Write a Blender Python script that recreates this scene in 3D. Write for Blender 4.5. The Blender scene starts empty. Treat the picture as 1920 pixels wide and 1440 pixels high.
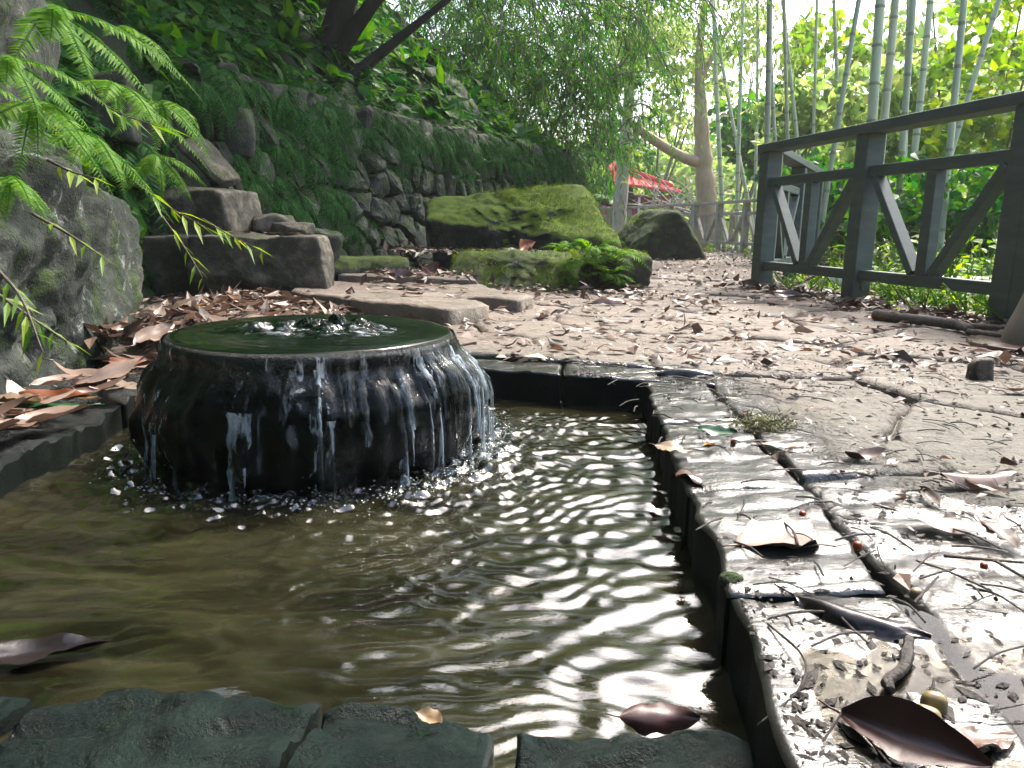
import bpy, math, random
import numpy as np
from mathutils import Vector
from math import radians as R, sin, cos, pi, atan, sqrt

S = bpy.context.scene
COL = S.collection
random.seed(7)
rng = np.random.default_rng(11)

# ------------------------------------------------------------------ camera, sky, sun, exposure
FPX, HCAM = 1423.0, 0.44
PITCH, ROLL = atan((720-427)/FPX), R(0.9)
cam = bpy.data.cameras.new('camera'); co = bpy.data.objects.new('camera', cam); COL.objects.link(co)
cam.sensor_width = 36; cam.lens = 36*FPX/1920; cam.clip_start = .02; cam.clip_end = 400
co.rotation_mode = 'XYZ'
from mathutils import Matrix
co.matrix_world = Matrix.Translation((0, 0, HCAM)) @ Matrix.Rotation(pi/2-PITCH, 4, 'X') @ Matrix.Rotation(ROLL, 4, 'Z')
S.camera = co

W = bpy.data.worlds.new('World'); S.world = W; W.use_nodes = True
SUN_EL, SUN_AZ = R(52), R(38)          # azimuth measured clockwise from +Y (the view direction)
wn = W.node_tree.nodes; sky = wn.new('ShaderNodeTexSky'); sky.sky_type = 'NISHITA'; sky.sun_disc = False
sky.sun_elevation = SUN_EL; sky.sun_rotation = SUN_AZ; sky.dust_density = 4.5; sky.air_density = 1.0; sky.ozone_density = 1.0
bg = wn['Background']; bg.inputs['Strength'].default_value = .10
W.node_tree.links.new(sky.outputs[0], bg.inputs[0])
sl = bpy.data.lights.new('sun', 'SUN'); sl.energy = 1.5; sl.angle = R(14); sl.color = (1, .95, .86)
so = bpy.data.objects.new('sun', sl); COL.objects.link(so)
sd = Vector((sin(SUN_AZ)*cos(SUN_EL), cos(SUN_AZ)*cos(SUN_EL), sin(SUN_EL)))
so.rotation_euler = sd.to_track_quat('Z', 'Y').to_euler()
S.view_settings.view_transform = 'Standard'; S.view_settings.look = 'None'
S.view_settings.gamma = 1; S.view_settings.use_curve_mapping = False
S.view_settings.exposure = 2.4
S.render.engine = 'CYCLES'
S.cycles.use_denoising = True
S.cycles.max_bounces = 8; S.cycles.transparent_max_bounces = 16
S.cycles.caustics_reflective = False; S.cycles.caustics_refractive = False
S.cycles.volume_bounces = 1
HAZE = .0012

# ------------------------------------------------------------------ numeric helpers
def ray(x, y):
    cx, cy = (x-960)/FPX, (720-y)/FPX
    X = cx*cos(ROLL)-cy*sin(ROLL); U = cx*sin(ROLL)+cy*cos(ROLL)
    return np.array((X, cos(PITCH)+U*sin(PITCH), -sin(PITCH)+U*cos(PITCH)))
def onz(x, y, z=0):                     # measured point of the photograph -> point on a level plane
    d = ray(x, y); t = (z-HCAM)/d[2]; return np.array((d[0]*t, d[1]*t, z))
def ony(x, y, Y):                       # ... -> point at distance Y
    d = ray(x, y); t = Y/d[1]; return np.array((d[0]*t, Y, HCAM+d[2]*t))
def sstep(a, b, x):
    t = np.clip((x-a)/(b-a), 0, 1); return t*t*(3-2*t)
def _hash(ix, iy, iz):
    h = (ix*374761393 + iy*668265263 + iz*2147483647 + 144665) & 0xffffffff
    h = ((h ^ (h >> 13))*1274126177) & 0xffffffff
    return ((h ^ (h >> 16)) & 0xffff)/65535.0*2-1
def vnoise(p):
    p = np.asarray(p, float); i = np.floor(p).astype(np.int64); f = p-i; u = f*f*(3-2*f)
    r = 0
    for a in (0, 1):
        for b in (0, 1):
            for c in (0, 1):
                w = (u[:, 0] if a else 1-u[:, 0])*(u[:, 1] if b else 1-u[:, 1])*(u[:, 2] if c else 1-u[:, 2])
                r = r + w*_hash(i[:, 0]+a, i[:, 1]+b, i[:, 2]+c)
    return r
def fbm(p, o=4, g=.5):
    p = np.asarray(p, float); r = 0; a = 1
    for k in range(o):
        r = r + a*vnoise(p*(2.03**k)+17.3*k); a *= g
    return r
def norm(v):
    v = np.asarray(v, float); return v/np.maximum(np.linalg.norm(v, axis=-1, keepdims=True), 1e-9)

# ------------------------------------------------------------------ mesh helpers
def make_mesh(name, V, F, mat, smooth=True, attr=None):
    """V (n,3); F one (m,k) array or a list of them / of index lists"""
    me = bpy.data.meshes.new(name)
    V = np.asarray(V, np.float32)
    blocks = [F] if isinstance(F, np.ndarray) else F
    if len(blocks) and not isinstance(blocks[0], np.ndarray):
        groups = {}
        for f in blocks: groups.setdefault(len(f), []).append(f)
        blocks = [np.array(g) for g in groups.values()]
    blocks = [b for b in blocks if len(b)]
    li = np.concatenate([b.ravel() for b in blocks]).astype(np.int32)
    tot = np.concatenate([np.full(len(b), b.shape[1]) for b in blocks]).astype(np.int32)
    st = np.concatenate([[0], np.cumsum(tot)[:-1]]).astype(np.int32)
    me.vertices.add(len(V)); me.vertices.foreach_set('co', V.ravel())
    me.loops.add(len(li)); me.loops.foreach_set('vertex_index', li)
    me.polygons.add(len(tot)); me.polygons.foreach_set('loop_start', st)
    try: me.polygons.foreach_set('loop_total', tot)
    except Exception: pass
    me.polygons.foreach_set('use_smooth', np.full(len(tot), smooth, bool))
    me.update(calc_edges=True); me.validate()
    if attr is not None:
        a = me.attributes.new('shade', 'FLOAT', 'POINT'); a.data.foreach_set('value', np.asarray(attr, np.float32))
    me.materials.append(mat)
    return me
def link(name, me, parent=None):
    o = bpy.data.objects.new(name, me); COL.objects.link(o)
    if parent is not None: o.parent = parent
    return o
def wloc(o):
    return np.array(o.get('base', (0, 0, 0)), float)
def part(name, V, F, mat, parent, smooth=True, attr=None):     # V in world coordinates
    V = np.asarray(V, float)
    if parent is not None: V = V-wloc(parent)
    return link(name, make_mesh(name, V, F, mat, smooth, attr), parent)
def tag(o, label=None, cat=None, group=None, kind=None):
    if label: o['label'] = label
    if cat: o['category'] = cat
    if group: o['group'] = group
    if kind: o['kind'] = kind
    return o
def thing(name, label, cat, loc=(0, 0, 0), group=None):
    o = bpy.data.objects.new(name, None); COL.objects.link(o); o.location = [float(v) for v in loc]
    o.empty_display_size = .1; o['base'] = [float(v) for v in loc]
    return tag(o, label, cat, group)
def single(name, label, cat, V, F, mat, smooth=True, attr=None, group=None, base=None):
    V = np.asarray(V, float)
    b = np.array(base) if base is not None else np.array((V[:, 0].mean(), V[:, 1].mean(), V[:, 2].min()))
    o = link(name, make_mesh(name, V-b, F, mat, smooth, attr)); o.location = [float(v) for v in b]; o['base'] = [float(v) for v in b]
    return tag(o, label, cat, group)
def merge(items):
    V, F, n, A = [], [], 0, []
    for it in items:
        v, f = it[0], it[1]
        V.append(v); A.append(it[2] if len(it) > 2 else np.zeros(len(v)))
        for b in (f if isinstance(f, list) else [f]): F.append(np.asarray(b)+n)
        n += len(v)
    return np.concatenate(V), F, np.concatenate(A)
def copy_tree(o, parent=None):
    c = o.copy(); COL.objects.link(c)
    if parent is not None: c.parent = parent
    for ch in list(o.children): copy_tree(ch, c)
    return c
def box(c, h, rz=0.0, bev=0.0):
    """box, centre c, half sizes h; chamfered edges when bev"""
    hx, hy, hz = h; b = bev
    if b <= 0:
        v = np.array([(sx*hx, sy*hy, sz*hz) for sx in (-1, 1) for sy in (-1, 1) for sz in (-1, 1)], float)
        f = np.array([(0, 1, 3, 2), (4, 6, 7, 5), (0, 4, 5, 1), (2, 3, 7, 6), (0, 2, 6, 4), (1, 5, 7, 3)])
        f = [f]
    else:
        ring = [(hx-b, hy), (-hx+b, hy), (-hx, hy-b), (-hx, -hy+b), (-hx+b, -hy), (hx-b, -hy), (hx, -hy+b), (hx, hy-b)]
        top = [(x-(b if abs(x) == hx else 0)*np.sign(x), y-(b if abs(y) == hy else 0)*np.sign(y)) for x, y in ring]
        v = [(x, y, -hz) for x, y in top]+[(x, y, -hz+b) for x, y in ring]+[(x, y, hz-b) for x, y in ring]+[(x, y, hz) for x, y in top]
        v = np.array(v, float); q = []
        for L in range(3):
            for i in range(8):
                j = (i+1) % 8; q.append((L*8+i, L*8+j, L*8+8+j, L*8+8+i))
        f = [np.array(q), np.array([[7, 6, 5, 4, 3, 2, 1, 0], [24, 25, 26, 27, 28, 29, 30, 31]])]
    cz, sz_ = cos(rz), sin(rz)
    v = np.stack([v[:, 0]*cz-v[:, 1]*sz_, v[:, 0]*sz_+v[:, 1]*cz, v[:, 2]], 1)+np.array(c)
    return v, f
def beam(p, q, w, t, up=(0, 0, 1), bev=.004):
    """square bar from p to q, width w (sideways), thickness t (up)"""
    p, q = np.array(p, float), np.array(q, float); d = q-p; L = np.linalg.norm(d); d /= L
    s = np.cross(d, up); s /= np.linalg.norm(s); u = np.cross(s, d)
    v, f = box((0, 0, 0), (L/2, w/2, t/2), 0, bev)
    return (p+q)/2+v[:, :1]*d+v[:, 1:2]*s+v[:, 2:]*u, f
def tube(pts, rad, n=8, cap=True):
    pts = np.array(pts, float); m = len(pts); rad = np.broadcast_to(np.array(rad, float), (m,))
    t = norm(np.gradient(pts, axis=0)); ref = np.array((0, 0, 1.0)) if abs(t[0, 2]) < .9 else np.array((1.0, 0, 0))
    V = []
    for i in range(m):
        a = np.cross(t[i], ref); a /= np.linalg.norm(a); b = np.cross(t[i], a); ref = np.cross(a, t[i])*-1 if False else ref
        th = np.arange(n)*2*pi/n
        V.append(pts[i]+rad[i]*(np.cos(th)[:, None]*a+np.sin(th)[:, None]*b))
    V = np.concatenate(V); q = []
    for i in range(m-1):
        for j in range(n):
            k = (j+1) % n; q.append((i*n+j, (i+1)*n+j, (i+1)*n+k, i*n+k))
    F = [np.array(q)]
    if cap: F.append(np.array([[j for j in range(n)], [(m-1)*n+n-1-j for j in range(n)]]))
    return V, F
def curve(pts, n=12):                   # Catmull-Rom through the points (any number of columns)
    P = np.array(pts, float); P = np.vstack([2*P[0]-P[1], P, 2*P[-1]-P[-2]]); out = []
    k = len(P)-3
    for i in range(k):
        a, b, c, d = P[i:i+4]
        for t in np.linspace(0, 1, n, endpoint=False):
            out.append(.5*(2*b+(c-a)*t+(2*a-5*b+4*c-d)*t*t+(3*b-a-3*c+d)*t**3))
    out.append(P[-2]); return np.array(out)
def grid_faces(nu, nv, wrap=False):
    i = np.arange(nu-1)[:, None]; j = np.arange(nv if wrap else nv-1)[None, :]; k = (j+1) % nv
    a = i*nv+j; b = (i+1)*nv+j; c = (i+1)*nv+k; d = i*nv+k
    return np.stack([a, b, c, d], -1).reshape(-1, 4)
def cube_sphere(n):
    u = np.tan(np.linspace(-1, 1, n)*pi/4); V = []; F = []; off = 0
    for ax in range(3):
        for s in (-1, 1):
            a, b = np.meshgrid(u, u, indexing='ij'); one = np.full_like(a, s)
            comp = [None]*3; comp[ax] = one; comp[(ax+1) % 3] = a; comp[(ax+2) % 3] = b
            V.append(np.stack(comp, -1).reshape(-1, 3)); f = grid_faces(n, n)
            F.append((f if s > 0 else f[:, ::-1])+off); off += n*n
    V = np.concatenate(V); F = np.concatenate(F)
    key = np.round(V*1e4).astype(np.int64); _, first, inv = np.unique(key, axis=0, return_index=True, return_inverse=True)
    return norm(V[first]), inv.ravel()[F]
_CS = {}
def rock(c, h, planes=(), rz=0.0, seed=0, n=22, sharp=14, rough=.05, freq=2.2, tilt=(0, 0), boxy=True, cut=8):
    """a boulder: soft intersection of half-spaces, then noise.  h half sizes"""
    if n not in _CS: _CS[n] = cube_sphere(n)
    D, F = _CS[n]; r = np.random.default_rng(seed); h = np.array(h, float)
    N, H = [], []
    if boxy:
        for ax in range(3):
            for s in (-1, 1):
                v = np.zeros(3); v[ax] = s; v += r.normal(0, .07, 3); N.append(norm(v)); H.append(1.0*r.uniform(.93, 1.05))
    for k in range(cut): N.append(norm(r.normal(size=3))); H.append(r.uniform(1.0, 1.22))
    for nv, d in planes: N.append(norm(np.array(nv, float)*h)); H.append(d)
    N = np.array(N); H = np.array(H)
    g = np.maximum(D@N.T, 1e-3)/H
    rad = 1/((g**sharp).sum(1))**(1/sharp)
    V = D*rad[:, None]*h
    dn = fbm(V*freq/ max(h.mean(), .05)*.35+seed*3.1, 5, .55)
    rid = 1-np.abs(fbm(V*freq/max(h.mean(), .05)*.5+seed*5.7, 4, .6))
    V = V+norm(V)*((dn+.7*(rid-.75))*rough*h.mean()*1.7)[:, None]
    tx, ty = tilt
    V = np.stack([V[:, 0], V[:, 1]*cos(tx)-V[:, 2]*sin(tx), V[:, 1]*sin(tx)+V[:, 2]*cos(tx)], 1)
    V = np.stack([V[:, 0]*cos(ty)+V[:, 2]*sin(ty), V[:, 1], -V[:, 0]*sin(ty)+V[:, 2]*cos(ty)], 1)
    cz, sz = cos(rz), sin(rz)
    V = np.stack([V[:, 0]*cz-V[:, 1]*sz, V[:, 0]*sz+V[:, 1]*cz, V[:, 2]], 1)+np.array(c, float)
    return V, F
def clip(poly, p, nrm):
    out = []; m = len(poly)
    for i in range(m):
        a, b = poly[i], poly[(i+1) % m]; da, db = np.dot(a-p, nrm), np.dot(b-p, nrm)
        if da <= 0: out.append(a)
        if da*db < 0: out.append(a+(b-a)*da/(da-db))
    return out
def voronoi(seeds, poly, k=18):
    seeds = np.array(seeds); res = []
    for i, s in enumerate(seeds):
        d = ((seeds-s)**2).sum(1); c = [np.array(p, float) for p in poly]
        for j in np.argsort(d)[1:k+1]:
            c = clip(c, (s+seeds[j])/2, seeds[j]-s)
            if len(c) < 3: break
        if len(c) >= 3: res.append(np.array(c))
    return res
def inset(poly, g):
    """shrink a convex polygon by about g metres"""
    c = [p for p in poly]
    out = [p for p in poly]; m = len(poly); ar = sum(poly[i][0]*poly[(i+1) % m][1]-poly[(i+1) % m][0]*poly[i][1] for i in range(m))
    sgn = 1 if ar > 0 else -1
    for i in range(m):
        a, b = poly[i], poly[(i+1) % m]; e = b-a; L = np.hypot(*e)
        if L < 1e-6: continue
        nrm = np.array((e[1], -e[0]))/L*sgn
        out = clip(out, a-nrm*g, nrm)
        if len(out) < 3: return None
    return np.array(out)
def outline(poly, m):
    poly = np.array(poly); q = np.vstack([poly, poly[:1]]); L = np.r_[0, np.cumsum(np.hypot(*np.diff(q, axis=0).T))]
    t = np.arange(m)/m*L[-1]; return np.stack([np.interp(t, L, q[:, 0]), np.interp(t, L, q[:, 1])], 1)

# ------------------------------------------------------------------ leaf cards (real little leaves)
T_LANCE = (np.array([(0, 0, 0), (.35, .075, .02), (.35, -.075, .02), (.4, 0, 0), (1, 0, -.1)]), np.array([(0, 3, 1), (0, 2, 3), (3, 4, 1), (3, 2, 4)]))
T_THIN = (np.array([(0, 0, 0), (.4, .06, .015), (.4, -.06, .015), (1, 0, -.14)]), np.array([(0, 2, 1), (1, 2, 3)]))
T_LEAF = (np.array([(0, 0, 0), (.38, .22, .05), (.38, -.22, .05), (.42, 0, 0), (1, 0, -.12)]), np.array([(0, 3, 1), (0, 2, 3), (3, 4, 1), (3, 2, 4)]))
T_BROAD = (np.array([(0, 0, 0), (.2, .28, .05), (.2, -.28, .05), (.6, .3, .03), (.6, -.3, .03), (.5, 0, -.02), (1, 0, -.16)]),
           np.array([(0, 5, 1), (0, 2, 5), (1, 5, 3), (2, 4, 5), (3, 5, 6), (5, 4, 6)]))
def cards(T, pos, dirs, ups, size, shade=None):
    tv, tf = T; n = len(pos); d = norm(dirs); y = norm(np.cross(ups, d)); u = np.cross(d, y)
    size = np.broadcast_to(size, (n,))
    V = pos[:, None, :]+size[:, None, None]*(tv[None, :, 0:1]*d[:, None]+tv[None, :, 1:2]*y[:, None]+tv[None, :, 2:3]*u[:, None])
    F = tf[None]+(np.arange(n)*len(tv))[:, None, None]
    sh = rng.random(n) if shade is None else shade
    return V.reshape(-1, 3), F.reshape(-1, tf.shape[1]), np.repeat(sh, len(tv))
def rdir(n, z=0.0, spread=1.0):
    v = rng.normal(size=(n, 3))*spread; v[:, 2] += z; return norm(v)

# ------------------------------------------------------------------ materials
def mat(name):
    m = bpy.data.materials.new(name); m.use_nodes = True; nt = m.node_tree
    return m, nt, nt.nodes['Principled BSDF'], nt.nodes['Material Output']
def N(nt, t, **kw):
    n = nt.nodes.new(t)
    for k, v in kw.items():
        if k in n.inputs.keys(): n.inputs[k].default_value = v
        else: setattr(n, k, v)
    return n
def ramp(nt, fac, stops):
    r = nt.nodes.new('ShaderNodeValToRGB'); e = r.color_ramp.elements
    while len(e) < len(stops): e.new(.5)
    for el, (p, c) in zip(e, stops):
        el.position = p; el.color = (c[0], c[1], c[2], 1) if not np.isscalar(c) else (c, c, c, 1)
    nt.links.new(fac, r.inputs[0]); return r.outputs[0]
def noise(nt, vec, scale, detail=5, rough=.55, dist=0.0):
    n = nt.nodes.new('ShaderNodeTexNoise'); n.inputs['Scale'].default_value = scale; n.inputs['Detail'].default_value = detail
    n.inputs['Roughness'].default_value = rough; n.inputs['Distortion'].default_value = dist
    if vec is not None: nt.links.new(vec, n.inputs['Vector'])
    return n.outputs[0]
def mixc(nt, f, a, b):
    m = nt.nodes.new('ShaderNodeMix'); m.data_type = 'RGBA'
    for s, v in ((m.inputs[0], f), (m.inputs[6], a), (m.inputs[7], b)):
        if hasattr(v, 'links'): nt.links.new(v, s)
        elif np.isscalar(v): s.default_value = v
        else: s.default_value = (v[0], v[1], v[2], 1)
    return m.outputs[2]
def math_(nt, op, a, b=0.0, c=None, clamp=False):
    m = nt.nodes.new('ShaderNodeMath'); m.operation = op; m.use_clamp = clamp
    for i, v in enumerate((a, b) if c is None else (a, b, c)):
        if hasattr(v, 'links'): nt.links.new(v, m.inputs[i])
        else: m.inputs[i].default_value = v
    return m.outputs[0]
def bump(nt, h, strength=.5, dist=.02, bsdf=None, base=None):
    b = nt.nodes.new('ShaderNodeBump'); b.inputs['Strength'].default_value = strength; b.inputs['Distance'].default_value = dist
    nt.links.new(h, b.inputs['Height'])
    if base is not None: nt.links.new(base, b.inputs['Normal'])
    if bsdf is not None: nt.links.new(b.outputs[0], bsdf.inputs['Normal'])
    return b.outputs[0]
def pos(nt, scale=(1, 1, 1), rot=(0, 0, 0)):
    g = nt.nodes.new('ShaderNodeNewGeometry'); m = nt.nodes.new('ShaderNodeMapping')
    m.inputs['Scale'].default_value = scale; m.inputs['Rotation'].default_value = rot
    nt.links.new(g.outputs['Position'], m.inputs[0]); return m.outputs[0], g
def maprange(nt, v, a, b, c=0.0, d=1.0):
    m = nt.nodes.new('ShaderNodeMapRange'); m.interpolation_type = 'SMOOTHSTEP'
    nt.links.new(v, m.inputs[0])
    for i, x in enumerate((a, b, c, d)): m.inputs[i+1].default_value = x
    return m.outputs[0]

def rock_mat(name, c0, c1, c2, moss=0.0, mosscol=(.055, .1, .012), rough=.75, wet=0.0, sc=1.0, bs=.5, mossz=.2, lichen=0.0):
    bs = min(bs, 1)
    m, nt, b, o = mat(name); v, g = pos(nt)
    n1 = noise(nt, v, 5*sc, 8, .65, .3); n2 = noise(nt, v, 38*sc, 6, .7)
    n0 = noise(nt, v, 1.7*sc, 4, .6, .5); n1 = math_(nt, 'ADD', math_(nt, 'MULTIPLY', n0, .55), math_(nt, 'MULTIPLY', n1, .45))
    col = ramp(nt, n1, [(.38, c0), (.5, c1), (.61, c2)])
    col = mixc(nt, math_(nt, 'MULTIPLY', n2, .55), col, tuple(x*.35 for x in c1))
    if lichen > 0:
        nl = noise(nt, v, 7*sc, 7, .75, .6); col = mixc(nt, maprange(nt, nl, .60-.1*lichen, .67, 0, .85), col, (.30, .33, .30))
    vor = N(nt, 'ShaderNodeTexVoronoi'); vor.inputs['Scale'].default_value = 16*sc; nt.links.new(v, vor.inputs['Vector'])
    n5 = noise(nt, v, 120*sc, 3, .7)
    h = math_(nt, 'ADD', math_(nt, 'MULTIPLY', n5, .22), math_(nt, 'ADD', math_(nt, 'MULTIPLY', n2, .8), n1))
    r = rough
    if moss > 0:
        sx = nt.nodes.new('ShaderNodeSeparateXYZ'); nt.links.new(g.outputs['Normal'], sx.inputs[0])
        nm = noise(nt, v, 4.5*sc, 7, .7, .4)
        f = math_(nt, 'ADD', math_(nt, 'MULTIPLY', sx.outputs[2], mossz), math_(nt, 'MULTIPLY', math_(nt, 'SUBTRACT', nm, .5), 1.6))
        f = maprange(nt, f, .42-moss*.6, .62-moss*.6)
        nf = noise(nt, v, 90*sc, 4, .7); nc = noise(nt, v, 9*sc, 5, .6)
        mc = mixc(nt, ramp(nt, nc, [(.35, 0), (.65, 1)]), tuple(x*.55 for x in mosscol), tuple(x*1.5 for x in mosscol))
        mc = mixc(nt, math_(nt, 'MULTIPLY', nf, .5), mc, tuple(x*.35 for x in mosscol))
        col = mixc(nt, f, col, mc)
        h = math_(nt, 'ADD', h, math_(nt, 'MULTIPLY', math_(nt, 'MULTIPLY', nf, f), 1.3))
        if wet > 0: nt.links.new(maprange(nt, f, 0, 1, rough, .85), b.inputs['Roughness'])
    nt.links.new(col, b.inputs['Base Color'])
    if not (moss > 0 and wet > 0): b.inputs['Roughness'].default_value = r
    bump(nt, h, bs, .03/sc, b)
    return m
def leaf_mat(name, stops, trans=.35, rough=.45, trcol=None, attr='shade', spec=.5):
    m, nt, b, o = mat(name)
    if attr == 'object':
        a = nt.nodes.new('ShaderNodeObjectInfo').outputs['Random']
    else:
        an = nt.nodes.new('ShaderNodeAttribute'); an.attribute_name = attr; a = an.outputs['Fac']
    col = ramp(nt, a, stops); v, g = pos(nt); nn = noise(nt, v, 30, 3)
    col = mixc(nt, math_(nt, 'MULTIPLY', nn, .35), col, tuple(c*.5 for c in stops[0][1]))
    nt.links.new(col, b.inputs['Base Color']); b.inputs['Roughness'].default_value = rough; b.inputs['Specular IOR Level'].default_value = spec
    if trans > 0:
        t = nt.nodes.new('ShaderNodeBsdfTranslucent'); hs = N(nt, 'ShaderNodeHueSaturation'); hs.inputs['Saturation'].default_value = 1.15; hs.inputs['Value'].default_value = 1.7; hs.inputs['Hue'].default_value = .485
        nt.links.new(col, hs.inputs['Color']); nt.links.new(hs.outputs[0], t.inputs[0])
        mx = nt.nodes.new('ShaderNodeMixShader'); mx.inputs[0].default_value = trans
        nt.links.new(b.outputs[0], mx.inputs[1]); nt.links.new(t.outputs[0], mx.inputs[2]); nt.links.new(mx.outputs[0], o.inputs[0])
    return m

M = {}
M['lichen'] = rock_mat('lichen_rock', (.006, .013, .010), (.024, .036, .028), (.10, .108, .085), .66, (.035, .08, .008),   .8, sc=1.3, lichen=.35, bs=.9, mossz=.05)
M['grey_rock'] = rock_mat('grey_rock', (.012, .02, .014), (.045, .055, .042), (.15, .145, .115), .62, (.04, .085, .010), .75, sc=1.5, bs=.8)
M['wall_stone'] = rock_mat('wall_stone', (.010, .018, .011), (.036, .048, .032), (.14, .14, .105), .70, (.035, .085, .008), .65, sc=1.6, bs=.9, mossz=.1)
M['moss_rock'] = rock_mat('moss_rock', (.010, .014, .010), (.03, .034, .026), (.11, .10, .085), .46, (.14, .22, .010), .9, sc=1.6, bs=1.0, mossz=.75)
M['moss_ledge'] = rock_mat('moss_ledge', (.014, .02, .013), (.06, .064, .045), (.19, .17, .14),   .58, (.085, .14, .010), .8, sc=2, bs=1.0, mossz=.4)
M['dark_boulder'] = rock_mat('dark_boulder', (.006, .011, .006), (.016, .022, .014), (.05, .05, .04), .62, (.04, .08, .010), .9, sc=1.5, bs=1.0, mossz=.5)
M['step'] = rock_mat('step_stone', (.018, .02, .014), (.07, .064, .046), (.22, .185, .145), .44, (.06, .085, .012), .7, sc=2.2, bs=.9)
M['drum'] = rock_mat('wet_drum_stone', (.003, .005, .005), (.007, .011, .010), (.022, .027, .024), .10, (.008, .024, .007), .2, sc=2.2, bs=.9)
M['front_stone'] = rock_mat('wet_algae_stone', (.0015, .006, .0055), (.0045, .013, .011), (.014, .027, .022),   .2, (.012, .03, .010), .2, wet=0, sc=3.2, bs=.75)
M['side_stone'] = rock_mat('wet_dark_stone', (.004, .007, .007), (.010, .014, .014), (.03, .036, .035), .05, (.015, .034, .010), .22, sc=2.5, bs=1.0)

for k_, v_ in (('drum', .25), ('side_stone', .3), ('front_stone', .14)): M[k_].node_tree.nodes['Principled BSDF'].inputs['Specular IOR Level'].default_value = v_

# path stone: dry pinkish sandstone away from the pool, wet and muddy beside it
def path_mat():
    m, nt, b, o = mat('path_stone'); v, g = pos(nt)
    sx = nt.nodes.new('ShaderNodeSeparateXYZ'); nt.links.new(g.outputs['Position'], sx.inputs[0]); X, Y = sx.outputs[0], sx.outputs[1]
    oi = nt.nodes.new('ShaderNodeObjectInfo').outputs['Random']
    n1 = noise(nt, v, 3.2, 8, .65, .4)
    vs, _ = pos(nt, (4, 17, 4), (0, 0, R(12))); n2 = noise(nt, vs, 1.3, 7, .7, .8)
    n3 = noise(nt, v, 60, 6, .7); n4 = noise(nt, v, 11, 6, .7, .5)
    col = ramp(nt, n1, [(.30, (.08, .063, .048)), (.5, (.148, .108, .085)), (.70, (.225, .168, .138))])
    col = mixc(nt, math_(nt, 'MULTIPLY', oi, .3), col, (.20, .19, .14))
    col = mixc(nt, maprange(nt, n2, .52, .68, 0, .75), col, (.075, .07, .055))
    olive = math_(nt, 'MULTIPLY', maprange(nt, Y, 3.2, 1.0), maprange(nt, n4, .42, .6, 0, .75)); col = mixc(nt, olive, col, (.085, .09, .055))
    damp0 = maprange(nt, Y, 3.3, 1.5, 0, .72); col = mixc(nt, damp0, col, mixc(nt, n4, (.035, .036, .028), (.095, .09, .068)))
    col = mixc(nt, maprange(nt, n3, .6, .75, 0, .6), col, (.05, .042, .032))
    # wet: X < .62 beside the rim, everything close by, and the back rim
    lim = math_(nt, 'ADD', .66, math_(nt, 'MULTIPLY', math_(nt, 'MAXIMUM', math_(nt, 'SUBTRACT', 1.3, Y), 0), 1.9))
    dd = math_(nt, 'ADD', math_(nt, 'SUBTRACT', X, lim), math_(nt, 'MULTIPLY', math_(nt, 'SUBTRACT', n4, .5), .45))
    dd = math_(nt, 'ADD', dd, math_(nt, 'MULTIPLY', math_(nt, 'MAXIMUM', math_(nt, 'SUBTRACT', Y, 2.38), 0), 3.0))
    wet = maprange(nt, dd, .12, -.06)
    damp = maprange(nt, dd, .9, 0)
    col = mixc(nt, wet, col, mixc(nt, n4, (.006, .007, .007), (.045, .043, .038)))
    nt.links.new(col, b.inputs['Base Color'])
    ro = math_(nt, 'SUBTRACT', .62, math_(nt, 'MULTIPLY', damp, .12)); ro = math_(nt, 'SUBTRACT', ro, math_(nt, 'MULTIPLY', wet, math_(nt, 'SUBTRACT', .46, math_(nt, 'MULTIPLY', n3, .14))))
    nt.links.new(ro, b.inputs['Roughness'])
    nt.links.new(maprange(nt, wet, 0, 1, .45, .85), b.inputs['Specular IOR Level'])
    n6 = noise(nt, v, 170, 4, .7, .3)
    h = math_(nt, 'ADD', math_(nt, 'ADD', math_(nt, 'MULTIPLY', n6, .16), math_(nt, 'MULTIPLY', n3, .45)), math_(nt, 'ADD', math_(nt, 'MULTIPLY', n2, .8), n4))
    h = math_(nt, 'MULTIPLY', h, math_(nt, 'SUBTRACT', 1, math_(nt, 'MULTIPLY', wet, .78)))
    bump(nt, h, .9, .016, b)
    return m
M['path'] = path_mat()
def soil_mat(name, a, b_, c, sc=6, rough=.9):
    m, nt, b, o = mat(name); v, g = pos(nt); n1 = noise(nt, v, sc, 8, .7, .3); n2 = noise(nt, v, sc*9, 5, .7)
    col = ramp(nt, n1, [(.3, a), (.5, b_), (.7, c)]); col = mixc(nt, maprange(nt, n2, .5, .75, 0, .7), col, tuple(x*.3 for x in a))
    nt.links.new(col, b.inputs['Base Color']); b.inputs['Roughness'].default_value = rough; bump(nt, math_(nt, 'ADD', n1, n2), .8, .04, b); return m
M['soil'] = soil_mat('soil', (.02, .022, .012), (.04, .042, .022), (.07, .06, .035))
M['bank'] = soil_mat('mossy_bank_soil', (.005, .014, .006), (.010, .028, .009), (.02, .05, .012))
M['litterpath'] = soil_mat('path_leaf_mould', (.10, .078, .06), (.17, .135, .11), (.26, .21, .18), 9, .8)
M['hill'] = soil_mat('hillside', (.14, .16, .07), (.26, .26, .15), (.40, .36, .27), .8)
M['floor'] = soil_mat('pool_floor', (.05, .042, .02), (.12, .09, .05), (.2, .17, .12), 5, .8)
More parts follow.
